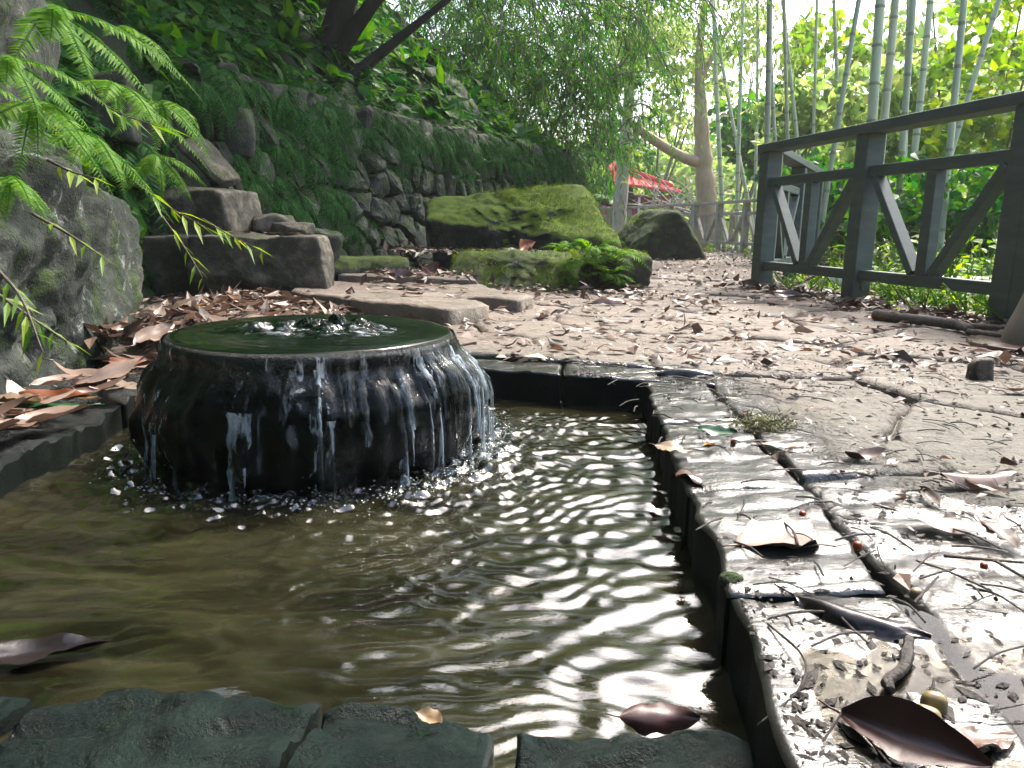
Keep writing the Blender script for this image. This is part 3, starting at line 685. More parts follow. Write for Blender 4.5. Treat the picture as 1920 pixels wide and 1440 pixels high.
# splash drops round the foot
n = 1500; a = rng.uniform(-pi*.95, .6, n); wgt = rng.random(n) < np.interp(a, [-3, -1.6, -.9, .3], [.25, .5, 1, 1]); a = a[wgt]; n = len(a)
rd = .41+np.abs(rng.normal(0, .05, n)); P = np.stack([FC[0]+rd*np.cos(a), FC[1]+rd*np.sin(a)*1.05, WZ+np.abs(rng.normal(0, .012, n))], -1)
oc = np.array([(1, 0, 0), (-1, 0, 0), (0, 1, 0), (0, -1, 0), (0, 0, 1), (0, 0, -1)], float); of = np.array([(0, 2, 4), (2, 1, 4), (1, 3, 4), (3, 0, 4), (2, 0, 5), (1, 2, 5), (3, 1, 5), (0, 3, 5)])
sz = rng.uniform(.0008, .0022, n); V = (P[:, None]+oc[None]*sz[:, None, None]*np.array((1.6, 1, 1.0))).reshape(-1, 3); F = (of[None]+(np.arange(n)*6)[:, None, None]).reshape(-1, 3)
o = part('splash_drops', V, F, M['foam'], ftn); o['kind'] = 'stuff'

# ------------------------------------------------------------------ near stones and boulders of the bank
def boulder(name, label, cat, mt, *a, group=None, **k):
    v, f = rock(*a, **k); return single(name, label, cat, v, f, M[mt], group=group)
boulder('slab_boulder', 'huge upright mossy stone slab behind the left kerb of the pool', 'boulder', 'lichen', (-1.93, 2.22, .16), (.55, .98, .47), rz=.22, seed=21, n=90, rough=.085, sharp=18, freq=4)
boulder('mossy_boulder', 'dark boulder with a pale lichen top leaning over the upright slab', 'boulder', 'lichen', (-2.0, 2.75, .62), (.42, .5, .2), rz=.2, seed=22, n=36, tilt=(0, .35), rough=.06)
boulder('lichen_boulder', 'big grey lichen-streaked rock at the upper left corner', 'boulder', 'lichen', (-2.35, 2.95, 1.12), (.5, .55, .42), rz=.4, seed=23, n=40, tilt=(0, .3), rough=.06)
boulder('bank_rock', 'squarish grey rock wedged in ferns above the stone steps', 'rock', 'grey_rock', (-2.5, 4.9, 1.12), (.15, .2, .2), rz=.3, seed=24, n=20)
boulder('bank_rock', 'grey rock standing high on the bank under bright fern fronds', 'rock', 'grey_rock', (-2.55, 3.9, 1.36), (.17, .22, .24), rz=.1, seed=25, n=20)
boulder('bank_rock', 'narrow pale rock poking out of ferns above the wall corner', 'rock', 'grey_rock', (-2.3, 6.3, 1.42), (.11, .15, .22), rz=.3, seed=26, n=20, tilt=(0, .3))
boulder('bank_rock', 'small rounded pale rock among ferns left of the wall', 'rock', 'grey_rock', (-2.15, 6.1, 1.12), (.14, .16, .18), rz=.3, seed=27, n=16)
boulder('leaning_slab', 'flat yellowish stone leaning on the bank above the upper step', 'stone slab', 'step', (-2.12, 5.45, .86), (.21, .16, .045), rz=-.2, seed=28, n=20, tilt=(.1, .72))
stairs = thing('stone_steps', 'stone steps of rough blocks climbing into the bank', 'steps', (-1.6, 4.8, 0))
for c, h, s in (((-1.555, 4.76, .17), (.415, .165, .205), 31), ((-2.12, 5.25, .5), (.30, .26, .165), 32), ((-1.95, 5.1, .16), (.45, .3, .2), 33)):
    v, f = rock(c, h, rz=.02, seed=s, n=46, sharp=26, rough=.055, cut=2); part('step_block', v, f, M['step'], stairs)
boulder('rubble_stone', 'small brown stone lying at the end of the upper step', 'stone', 'step', (-1.66, 5.35, .44), (.14, .12, .07), seed=35, n=16, rz=.5)
boulder('rubble_stone', 'rounded brown stone resting on the lower step top against the wall', 'stone', 'step', (-1.48, 5.12, .40), (.13, .1, .05), seed=36, n=16, rz=-.3)
boulder('wedge_stone', 'flat dark stone lying at the wall foot left of the mossy boulder', 'stone', 'moss_ledge', (-1.15, 5.9, .11), (.34, .3, .09), seed=37, n=22, rz=.4)
boulder('wedge_stone', 'tilted grey stone at the wall foot beside the step blocks', 'stone', 'wall_stone', (-1.45, 5.6, .2), (.16, .12, .22), seed=38, n=18, rz=.3, tilt=(.2, .2))
# raised kerb slabs between steps and path
terr = bpy.data.objects.new('terrace', None); COL.objects.link(terr); tag(terr, kind='structure')
def tslab(poly, z0, th_, seed, mt='path'):
    s = slab_mesh(np.array(poly, float), z0, th_, 70, 14, seed, amp=.008, gap=.004, wob=.015); part('kerb_slab', s[0], s[1], M[mt], terr)
tslab([(-1.12, 4.16), (-.30, 3.50), (-.10, 3.72), (-.42, 4.35), (-.85, 4.6)], .075, .13, 81)
tslab([(-.86, 4.62), (-.41, 4.36), (-.09, 3.74), (.12, 4.3), (-.2, 5.0), (-.75, 5.2)], .062, .12, 82)
tslab([(-1.25, 5.3), (-.74, 5.22), (-.21, 5.02), (-.35, 5.7), (-.9, 6.1), (-1.3, 6.0)], .10, .14, 83)
tslab([(-1.3, 4.4), (-1.13, 4.2), (-.87, 4.62), (-.76, 5.2), (-1.25, 5.28), (-1.35, 4.95)], .07, .13, 84)

# mossy boulders on the path
boulder('mossy_boulder', 'large flat-topped boulder covered in bright moss beside the path', 'boulder', 'moss_rock', (.07, 7.35, .41), (.80, .62, .45),
        planes=[((0, -.55, .83), .66), ((.85, 0, .53), .97), ((-.12, 0, .99), .86), ((-.2, -.9, -.35), .95)], rz=.06, seed=43, n=80, rough=.085, sharp=20, freq=2.6, cut=0)
boulder('mossy_ledge', 'low mossy ledge of rock in front of the large mossy boulder', 'rock', 'moss_ledge', (.08, 5.78, .05), (.52, .42, .21), planes=[((0, -.7, .7), .62)], rz=-.1, seed=44, n=44, rough=.08, sharp=9)
boulder('mossy_ledge', 'darker end of the mossy ledge under the green fern tuft', 'rock', 'moss_ledge', (.66, 5.98, .07), (.30, .36, .22), rz=.3, seed=45, n=34, rough=.08, sharp=9)
boulder('mossy_ledge', 'leaf-strewn rock shelf between mossy ledge and large boulder', 'rock', 'moss_ledge', (.2, 6.45, .06), (.7, .35, .16), rz=.05, seed=46, n=34, rough=.06)
boulder('dark_boulder', 'dark rounded boulder in front of the far fence', 'boulder', 'dark_boulder', (2.42, 12.9, .26), (.72, .7, .52), planes=[((.8, -.15, .55), .68), ((-.65, -.2, .6), .8)], rz=.1, seed=47, n=36, rough=.06)
boulder('path_stone', 'small upright brown stone alone on the open path', 'stone', 'step', (1.468, 2.34, .025), (.035, .03, .04), seed=48, n=14)
boulder('ridge_boulder', 'grey slanting boulder perched on top of the stone wall', 'boulder', 'lichen', (-.95, 10.6, 2.15), (.55, .3, .2), rz=-.5, seed=49, n=36, tilt=(.1, .75), rough=.06)

M['moss_blade'] = leaf_mat('moss_blade', [(0, (.04, .09, .006)), (.5, (.11, .195, .010)), (1, (.23, .30, .02))], .35, .8, spec=.1)
def fuzz(o, n, size, nz=.35, thr=-.1, fq=3.0, seed=1):
    me = o.data; r = np.random.default_rng(seed); nv = len(me.vertices); c = np.empty(nv*3); me.vertices.foreach_get('co', c); c = c.reshape(-1, 3); nm = np.empty(nv*3); me.vertices.foreach_get('normal', nm); nm = nm.reshape(-1, 3)
    e = np.empty(len(me.edges)*2, np.int32); me.edges.foreach_get('vertices', e); e = e.reshape(-1, 2); L = np.linalg.norm(c[e[:, 0]]-c[e[:, 1]], axis=1); k = r.choice(len(e), n, p=L/L.sum()); t = r.random((n, 1)); t2 = r.normal(0, .5*L.mean(), (n, 3))
    p = c[e[k, 0]]*t+c[e[k, 1]]*(1-t); q = norm(nm[e[k, 0]]+nm[e[k, 1]]); t2 -= q*(t2*q).sum(1, keepdims=True); p = p+t2
    pat = fbm(p*fq+seed, 4); ok = (q[:, 2]+.25*pat > nz) & (pat > thr); p, q, pat = p[ok], q[ok], pat[ok]; m_ = len(p)
    sh = np.clip(.45+.5*fbm(p*7+3, 3)+r.normal(0, .15, m_), 0, 1); v, f, a = cards(T_THIN, p-q*.004, q*.8+r.normal(0, .6, (m_, 3)), r.normal(0, 1, (m_, 3)), size*r.uniform(.5, 1.3, m_), sh)
    part('moss_cushion', v+wloc(o), f, M['moss_blade'], o, False, a)['kind'] = 'stuff'
for o in list(COL.objects):
    nm_ = o.name.split('.')[0]; lb = o.get('label', '')
    if nm_ == 'mossy_boulder' and 'large' in lb: fuzz(o, 16000, .045, .30, -.30, 1.6, 3)
    elif nm_ == 'mossy_ledge': fuzz(o, 9000, .035, .10, -.22, 3, 4)
    elif nm_ == 'dark_boulder': fuzz(o, 5000, .05, .25, -.05, 2, 5)
    elif nm_ == 'slab_boulder': fuzz(o, 16000, .016, -.25, .18, 3.2, 6)
    elif nm_ in ('bank_rock', 'wedge_stone', 'lichen_boulder'): fuzz(o, 3000, .022, -.1, .05, 4, 7)
# ------------------------------------------------------------------ dry stone wall
wall = thing('stone_wall', 'mossy dry stone retaining wall curving along the left of the path', 'wall', (-1.0, 8.4, 0))
WP = curve([(-2.05, 5.75), (-1.72, 6.6), (-1.0, 8.2), (-.05, 9.85), (1.0, 11.5), (1.3, 12.5)], 24)
WL = np.r_[0, np.cumsum(np.hypot(*np.diff(WP, axis=0).T))]
def wall_pt(s, h, off=0.0):
    s = np.asarray(s, float); x = np.interp(s, WL, WP[:, 0]); y = np.interp(s, WL, WP[:, 1])
    tx = np.interp(s, WL, np.gradient(WP[:, 0], WL)); ty = np.interp(s, WL, np.gradient(WP[:, 1], WL)); L = np.hypot(tx, ty); nx_, ny_ = ty/L, -tx/L
    lean = -.24*np.asarray(h)+off
    return np.stack([x+nx_*lean, y+ny_*lean, .10+np.asarray(h)+0*s+.2*np.asarray(off)], -1)
r_ = np.random.default_rng(9); seeds = []; h_ = -.02; row = 0
while h_ < 1.5:
    s_ = -.05+(.08 if row % 2 else 0)
    while s_ < WL[-1]+.1:
        seeds.append((s_+r_.uniform(-.05, .05), h_+r_.uniform(-.11, .11))); s_ += r_.uniform(.16, .27)
    h_ += .27; row += 1
seeds = np.array(seeds); sk = seeds*np.array((1.0, 1.0)); sk[:, 0] -= seeds[:, 1]*.16
cells = voronoi(sk, np.array([(-.1, -.1), (WL[-1]+.1, -.1), (WL[-1]+.1, 1.5), (-.1, 1.5)]))
meshes_n = 0
for k, c in enumerate(cells):
    p = inset(c, .012)
    if p is None: continue
    O = outline(p, 14); cc = O.mean(0); a, b_ = r_.normal(0, .17, 2); base_off = r_.uniform(-.02, .035)
    O = O+r_.normal(0, .006, O.shape); rings = []
    for sc_, off in ((1.0, -.10), (1.0, -.012), (.9, .028), (.62, .045)):
        q = cc+(O-cc)*sc_; f_ = base_off+off+(q-cc)@np.array((a, b_))*(off > -.05)+r_.normal(0, .006, 14)*(off > -.05); rings.append(wall_pt(q[:, 0], q[:, 1], f_))
    ctr = wall_pt(cc[:1], cc[1:], np.array([base_off+.05])); V = np.vstack(rings+[ctr]); F = [grid_faces(4, 14, True), np.array([(42+j, 56, 42+(j+1) % 14) for j in range(14)])[:, ::-1]]
    o = part('wall_stone' if meshes_n < 300 else 'wall_stone', V, F, M['wall_stone'], wall, smooth=False); meshes_n += 1
s_ = np.linspace(-.1, WL[-1]+.1, 60); hh = np.linspace(-.1, 1.55, 8); SS, HH = np.meshgrid(s_, hh, indexing='ij')
part('wall_core', wall_pt(SS.ravel(), HH.ravel(), np.full(SS.size, -.09)), grid_faces(60, 8), M['bank'], wall)

# ------------------------------------------------------------------ fences
def fence_run(P0, P1, fence, mt, ht=1.10, n=None, w=.125, caps=True, cap_over=.08, low=.15):
    P0, P1 = np.array(P0, float), np.array(P1, float); d = P1-P0; L = np.hypot(*d); n = n or max(1, round(L/1.24)); u = d/L; s3 = np.array((u[1], -u[0], 0)); u3 = np.array((u[0], u[1], 0))
    pt = lambda t, z: np.array((*(P0+u*t), z))
    hr = lambda t0, t1, z, ww, tt: beam(pt(t0, z), pt(t1, z), ww, tt)
    part('top_rail', *hr(-cap_over, L+cap_over, ht-.03, .15, .06), M[mt], fence, False)
    rz = math.atan2(u[1], u[0])
    for k in range(n+1):
        v, f = box(pt(L*k/n, (ht-.06-.06)/2), (w/2, w/2, (ht-.06+.06)/2), rz, .006); part('post', v, f, M[mt], fence, False)
    for k in range(n):
        a, b_ = L*k/n+w/2, L*(k+1)/n-w/2; m_ = (a+b_)/2
        part('middle_rail', *hr(a, b_, ht-.285, .062, .065), M[mt], fence, False); part('bottom_rail', *hr(a, b_, low+.03, .062, .065), M[mt], fence, False)
        lo, hi = low+.063, ht-.318
        v, f = box(pt(m_, (lo+hi)/2), (.04, .033, (hi-lo)/2), rz, .004); part('baluster', v, f, M[mt], fence, False)
        for e0, e1 in ((a+.045, m_-.075), (b_-.045, m_+.075)):
            part('brace', *beam(pt(e0, hi-.005), pt(e1, lo+.005), .05, .075, up=s3), M[mt], fence, False)
f1 = thing('timber_fence', 'grey-green timber fence with diagonal braces at the near right of the path', 'fence', (2.16, 4.85, 0))
fence_run((1.975, 6.10), (2.42, 3.72), f1, 'fence', n=2); fence_run((2.443, 3.60), (2.66, 2.40), f1, 'fence', n=1)
f2 = thing('timber_fence', 'fence return running back from the corner post of the near fence', 'fence', (2.7, 7.5, 0))
fence_run((2.04, 6.24), (3.35, 8.7), f2, 'fence', n=2, cap_over=.02)
f3 = thing('timber_fence', 'pale sunlit far fence crossing behind the dark boulder', 'fence', (4.5, 19, 0))
for a, b_ in (((5.45, 14.2), (4.42, 19.0)), ((4.40, 19.1), (3.75, 21.6)), ((3.72, 21.7), (2.95, 23.7)), ((2.9, 23.8), (2.3, 24.7))): fence_run(a, b_, f3, 'farfence', cap_over=.0)
# round post base at the right edge
pr = thing('round_post', 'tapering round beige post cut off by the right edge of view', 'post', (2.13, 3.02, 0))
v, f = tube(curve([(2.13, 3.02, 0, .16), (2.135, 3.02, .05, .15), (2.17, 3.02, .2, .128), (2.22, 3.02, .5, .118), (2.28, 3.02, .95, .112)], 6)[:, :3], curve([(.15, 0), (.145, 0), (.128, 0), (.118, 0), (.112, 0)], 6)[:, 0], 28); part('shaft', v, f, M['post'], pr)
v, f = tube([(2.13, 3.02, -.03), (2.13, 3.02, .014), (2.13, 3.02, .018)], [.27, .27, .262], 30); part('base_plate', v, f, M['leaf_brown'], pr)
# pale pipe behind the fence
v, f = tube(curve([(2.55, 6.3, .04), (3.4, 6.1, .05), (4.6, 6.0, .05), (6.0, 5.6, .06)], 6), .07, 14); single('pipe', 'pale pipe lying on the ground behind the near fence', 'pipe', v, f, M['pipe'])

M['red_roof'].node_tree.nodes['Principled BSDF'].inputs['Specular IOR Level'].default_value = .1
# ------------------------------------------------------------------ hut
hut = thing('hut', 'small hut with red roof and maroon brick wall behind the far fence', 'hut', (4.6, 28.6, 0))
hz, Yf = 1.35, 27.6
X0, X1 = 3.3, 5.6
nb_ = 0
part('wall_core', *box((4.45, 28.9, .78), (1.13, 1.27, .86)), M['maroon'], hut)
for r0 in range(19):                                    # brick courses on the front
    for c0 in range(7):
        x = X0+.02+c0*.15+(.07 if r0 % 2 else 0); part('brick', *box((x+.07, Yf+.02, .2+r0*.075), (.068, .02, .033)), M['maroon'], hut)
part('gable', np.array([(3.0, 27.5, 1.3), (4.25, 27.5, 1.3), (4.1, 27.5, 2.0), (3.4, 27.5, 2.2), (3.0, 28.4, 1.3), (4.25, 28.4, 1.3), (4.1, 28.4, 2.0), (3.4, 28.4, 2.2)]), np.array([(0, 1, 2, 3), (7, 6, 5, 4), (0, 4, 5, 1), (1, 5, 6, 2), (3, 2, 6, 7), (0, 3, 7, 4)]), M['dark_wood'], hut)
def slabquad(a, b_, c, d, t=.07):
    q = np.array([a, b_, c, d], float); v = np.vstack([q, q-np.array((0, 0, t))]); return v, np.array([(0, 1, 2, 3), (7, 6, 5, 4), (0, 4, 5, 1), (1, 5, 6, 2), (2, 6, 7, 3), (3, 7, 4, 0)])
part('roof', *slabquad((3.38, 27.0, 2.04), (5.75, 26.7, 1.74), (5.95, 29.6, 2.0), (3.5, 29.4, 2.72), .09), M['red_roof'], hut)
for k in range(11):
    t = k/10; a = np.array((3.42, 27.0, 2.06))*(1-t)+np.array((5.7, 26.7, 1.77))*t; b_ = np.array((3.54, 29.35, 2.74))*(1-t)+np.array((5.9, 29.55, 2.03))*t; part('roof_rib', *beam(a, b_, .05, .02), M['red_roof'], hut)
part('ridge', *tube([(3.3, 27.3, 2.36), (3.45, 28.4, 2.62), (3.6, 29.3, 2.78), (4.6, 29.4, 2.5), (5.9, 29.5, 2.08)], [.13, .12, .12, .11, .09], 10), M['red_roof'], hut)
wi = part('window', *box((4.75, 27.58, .95), (.36, .03, .38)), M['white_paint'], hut); wi['base'] = [4.6, 28.6, 0]
part('pane', *box((4.58, 27.545, .95), (.15, .012, .32)), M['glass'], wi).location = (0, 0, 0)
part('pane', *box((4.93, 27.545, .95), (.15, .012, .32)), M['glass'], wi)
for x in (4.3, 5.35): part('roof_post', *box((x, 27.0, .75), (.035, .035, .78)), M['white_paint'], hut)

# ------------------------------------------------------------------ ferns
def frond(L, w, arch, npin=18, az=0.0, el=.8, origin=(0, 0, 0), r=None):
    """one frond: midrib with two rows of leaflets"""
    r = r or np.random.default_rng(0); t = np.linspace(0, 1, 9); x = L*(t*cos(el)+.15*t*t); z = L*(t*sin(el)-arch*t*t)
    ca, sa = cos(az), sin(az); P = np.stack([x*ca, x*sa, z], -1)+np.array(origin)
    it = []; v, f = tube(P, np.linspace(.006, .0015, 9)*L/.4, 3, False); it.append((v, f, np.full(len(v), .3)))
    tt = np.linspace(.12, 1, npin); pp = np.stack([np.interp(tt, t, P[:, i]) for i in range(3)], -1); tg = norm(np.stack([np.interp(tt, t, np.gradient(P, axis=0)[:, i]) for i in range(3)], -1))
    side = norm(np.cross(tg, (0, 0, 1.0))); up = np.cross(side, tg); ln = w*np.sin(np.clip(tt*1.02, 0, 1)**.75*pi)**.8+.08*w
    for s in (-1, 1):
        dr = norm(side*s*.9+tg*.55-up*.18+r.normal(0, .08, (npin, 3))); sh = np.clip(.5+r.normal(0, .2, npin), 0, 1)
        it.append(cards(T_FERN, pp, dr, up+r.normal(0, .15, (npin, 3)), ln, sh))
    return merge(it)
T_FERN = (np.array([(0, 0, 0), (.3, .10, .02), (.3, -.10, .02), (1, .0, -.12)]), np.array([(0, 2, 1), (1, 2, 3)]))
def fern_mesh(name, seed, nf, L, mt, w=.1, arch=.75, azr=(0, 2*pi), elr=(.6, 1.2), npin=18):
    r = np.random.default_rng(seed); it = []
    for k in range(nf):
        az = azr[0]+(azr[1]-azr[0])*(k+r.uniform(0, 1))/nf; l = L*r.uniform(.65, 1.1)
        v, f, a = frond(l, w*r.uniform(.8, 1.2), arch*r.uniform(.75, 1.2), npin, az, r.uniform(*elr), r=r); it.append((v, f, a))
    V, F, A = merge(it); return make_mesh(name, V, F, M[mt], False, A)
FM = [fern_mesh('fern', 100+i, 12, .36, 'fern', w=.07, npin=20) for i in range(3)]
FB = [fern_mesh('fern', 110+i, 6, .40, 'fern_bright', w=.055, arch=.5, azr=(-1.1, .6), elr=(.0, .55), npin=34) for i in range(3)]
FH = [fern_mesh('hanging_fern', 120+i, 13, .5, 'fern', w=.075, arch=1.15, azr=(-2.0, 1.0), elr=(.1, .7), npin=22) for i in range(3)]
def zone(v, edges, names):
    return names[int(np.searchsorted(edges, v))]
def plant(me, name, p, s, rz, label, cat='fern', group=None, tilt=(0, 0)):
    o = link(name, me); o.location = [float(v) for v in p]; o.scale = (s, s, s); o.rotation_euler = (tilt[0], tilt[1], rz); return tag(o, label, cat, group)
r_ = np.random.default_rng(77)
def bank_point(y, d):
    x = np.interp(y, FY, FX)-d; return np.array((x, y, float(ground_z(np.array([x]), np.array([y]))[0])))
BZ = ['beside the upright slab boulder', 'above the dry leaf heap', 'above the stone steps', 'over the near end of the stone wall', 'under the dark many-stemmed tree', 'over the far end of the stone wall']
for k in range(120):
    y = r_.uniform(1.8, 12.2); d = r_.uniform(.15, 1.7); p = bank_point(y, d); p[2] -= .02
    plant(FH[k % 3] if k % 2 else FM[k % 3], 'fern', p, r_.uniform(.7, 1.3), r_.uniform(-.9, .6), zone(d, [.55, 1.1], ['low ', 'mid-height ', 'high '])+'green fern on the bank '+zone(y, [3.2, 4.6, 6, 7.6, 9.4], BZ), group='ferns on the bank '+zone(y, [3.2, 4.6, 6, 7.6, 9.4], BZ), tilt=(0, .45))
BP = []
for k in range(3):
    r2 = np.random.default_rng(200+k); n = 46; p = r2.normal(0, .12, (n, 3)); p[:, 2] = np.abs(p[:, 2])*1.6; v, f, a = cards(T_BROAD if k else T_LEAF, p*.12, p*(1, 1, .3)+r2.normal(0, .06, (n, 3))+np.array((.08, -.04, -.06)), np.array((.3, -.2, 1))+r2.normal(0, .3, (n, 3)), r2.uniform(.14, .3, n), r2.random(n)); BP.append(make_mesh('bank_plant', v, f, M['leaf_mid' if k else 'leaf_dark'], False, a))
for k in range(44):
    y = r_.uniform(5.5, 12); p = bank_point(y, r_.uniform(.5, 3.2)); plant(BP[k % 3], 'bank_plant', p, r_.uniform(.8, 1.5), r_.uniform(-.8, .8), 'broad-leaved plant among ferns '+zone(y, [3.2, 4.6, 6, 7.6, 9.4], BZ), 'plant', 'broad-leaved plants '+zone(y, [3.2, 4.6, 6, 7.6, 9.4], BZ), tilt=(0, .5))
# fringe hanging over the wall
WZN = ['at its near end above the steps', 'left of the dark tree trunks', 'below the dark tree trunks', 'behind the large mossy boulder', 'at its far right end']
for k in range(70):
    s = r_.uniform(0, WL[-1]); p = wall_pt(np.array([s]), np.array([r_.uniform(1.2, 1.5)]), np.array([.0]))[0]
    plant(FH[k % 3], 'hanging_fern', p, r_.uniform(.6, 1.05), r_.uniform(-1.1, -.1), 'fern hanging over the wall top '+zone(s, [1.2, 2.6, 4.2, 5.8], WZN), group='ferns hanging over the wall top '+zone(s, [1.2, 2.6, 4.2, 5.8], WZN), tilt=(0, .5))
for k in range(26):
    s = r_.uniform(.1, 1.6); p = wall_pt(np.array([s]), np.array([r_.uniform(.3, 1.1)]), np.array([.02]))[0]
    plant(FH[k % 3], 'hanging_fern', p, r_.uniform(.5, .9), r_.uniform(-1.0, -.2), 'fern rooted in the joints at the near end of the wall', group='ferns in the near wall joints', tilt=(0, .6))
# bright ferns in front
for k, (x, y, Y, s, rz, tl, lab) in enumerate([
    (95, 20, 2.5, 1.25, -.35, .5, 'bright fern at the top left with the longest arching fronds'), (210, 160, 3.0, 1.15, -.5, .45, 'bright yellow-green fern fanning out left of the grey rock'),
    (300, 190, 3.5, 1.05, -.45, .5, 'bright fern hanging above the upper stone step'), (10, 110, 2.2, .9, -.3, .5, 'bright fern at the left edge beside the lichen rock'),
    (160, 250, 2.7, 1.0, -.5, .6, 'bright fern drooping over the top of the upright slab'), (60, 190, 2.3, 1.0, -.4, .5, 'bright fern spreading across the face of the lichen rock'),
    (290, 290, 3.6, .85, -.6, .65, 'bright fern drooping onto the upper step block'), (230, 60, 3.4, 1.0, -.3, .4, 'bright fern high on the bank behind the longest fronds'),
    (20, 330, 2.0, .55, -.5, .6, 'small bright fern low on the dark rock at the left edge')]):
    plant(FB[k % 3], 'bright_fern', ony(x, y, Y), s*.78, rz, lab, tilt=(0, tl))
for k, (x, y, z, s, lab) in enumerate([(1090, 500, .2, .75, 'bright fern tuft growing on the end of the mossy ledge'), (1140, 520, .06, .8, 'green fern spilling off the right end of the mossy ledge'), (1060, 470, .22, .55, 'small fern sprout between mossy ledge and boulder'), (1165, 535, .0, .5, 'small fern at the foot of the mossy ledge beside the path'), (1110, 480, .2, .9, 'tall fern tuft rising at the back of the mossy ledge end'), (1075, 525, .1, .7, 'fern tuft growing out of the front joint of the mossy ledge'), (1150, 490, .12, .9, 'drooping fern tuft at the top right of the mossy ledge')]):
    plant(fern_mesh('fern_tuft', 130+k, 14, .36, 'fern_bright', w=.06, arch=.8), 'fern_tuft', ony(x, y, 5.5+.12*(k % 2)), s*1.15, k*1.3, lab)
for k in range(64):
    y = r_.uniform(1.9, 5.0); p = bank_point(y, r_.uniform(.2, 1.2)); p[2] += .02
    plant(FB[k % 3] if k % 3 == 0 else FM[k % 3], 'fern', p, r_.uniform(.6, 1.0), r_.uniform(-.9, .4), 'fern crowding the rocks above the upright slab' if y < 3 else 'fern crowding the bank left of the steps', group='ferns crowding the rocks above the slab' if y < 3 else 'ferns crowding the bank left of the steps', tilt=(0, .4))
# leaf sprays: twig with lance leaves
def spray(label, P, name='leaf_spray', size=.09, n=9, mt='leaf_yellow', seed=0, T=T_LANCE, cat='leafy twig', group=None):
    P = curve(P, 6); r = np.random.default_rng(seed); t = thing(name, label, cat, P[0], group); part('twig', *tube(P, np.linspace(.004, .0015, len(P)), 5), M['twig'] if mt != 'leaf_dark' else M['twig_dark'], t)
    idx = np.linspace(len(P)*.2, len(P)-1, n).astype(int); pp = P[idx]; tg = norm(np.gradient(P, axis=0))[idx]; sd = norm(np.cross(tg, (0, 0, 1.0)))*np.where(np.arange(n) % 2, 1, -1)[:, None]
    for k in range(n):
        v, f, a = cards(T, pp[k:k+1], (tg*.8+sd*.7+np.array((0, 0, -.25)))[k:k+1]+r.normal(0, .15, (1, 3)), np.array([[0, 0, 1.0]])+r.normal(0, .3, (1, 3)), size*r.uniform(.7, 1.2)); part('leaf', v, f, M[mt], t, False, a)
for k, (a, b_, c, Y, s, lab) in enumerate([
    ((90, 300), (130, 320), (178, 335), 1.75, .085, 'leafy twig with bright lance leaves in front of the dark hollow'), ((250, 340), (320, 390), (385, 425), 2.9, .12, 'leafy twig arching past the right edge of the upright slab'),
    ((380, 410), (430, 440), (490, 470), 3.3, .11, 'leafy twig hanging in front of the lower step block'), ((60, 400), (130, 440), (190, 480), 1.75, .07, 'leafy twig low against the grey face of the slab'),
    ((-20, 540), (50, 590), (125, 640), 1.55, .075, 'long bright grass-like twig at the left edge above the kerb'), ((-10, 500), (40, 560), (80, 660), 1.5, .06, 'thin drooping green twig at the left edge of the slab'),
    ((300, 400), (350, 470), (380, 520), 3.2, .09, 'dark-backed leafy twig beside the slab corner'), ((170, 180), (230, 215), (310, 240), 2.5, .11, 'leafy twig with broad bright leaves across the lichen rock')]):
    spray(lab, [ony(*a, Y), ony(*b_, Y-.02), ony(*c, Y-.06)], seed=k, size=s, n=8+k % 3)

# ground cover of small leaves on the bank
def bank_leaves(n, y0, y1, d0, d1, size, T, mt, name, lift=.05):
    y = rng.uniform(y0, y1, n); d = d0+(d1-d0)*rng.random(n)**1.2; x = np.interp(y, FY, FX)-d
    den = fbm(np.stack([x*2.2, y*2.2, x*0], -1), 3); k = den > -.40+rng.random(n)*.4; x, y = x[k], y[k]; n = len(x)
    z = ground_z(x, y)+np.abs(rng.normal(0, lift, n)); p = np.stack([x, y, z], -1)
    dr = np.array((.75, -.25, -.55))+rng.normal(0, .5, (n, 3)); v, f, a = cards(T, p, dr, np.array((.5, -.3, .8))+rng.normal(0, .4, (n, 3)), size*rng.uniform(.5, 1.4, n))
    o = link(name, make_mesh(name, v, f, M[mt], False, a)); return tag(o, kind='stuff')
tag(bank_leaves(80000, 1.2, 13, .05, 4.5, .085, T_LEAF, 'leaf_dark', 'bank_undergrowth'), 'dark small-leaved undergrowth covering the steep bank', 'undergrowth')
tag(bank_leaves(11000, 1.2, 13, .15, 4.0, .17, T_BROAD, 'leaf_mid', 'bank_creeper', .08), 'larger-leaved creeper patches over the undergrowth of the bank', 'creeper')
tag(bank_leaves(24000, 3.2, 13, .33, 3.0, .15, T_THIN, 'fern', 'bank_grass', .07), 'fine drooping green grass on the bank and wall top', 'grass')

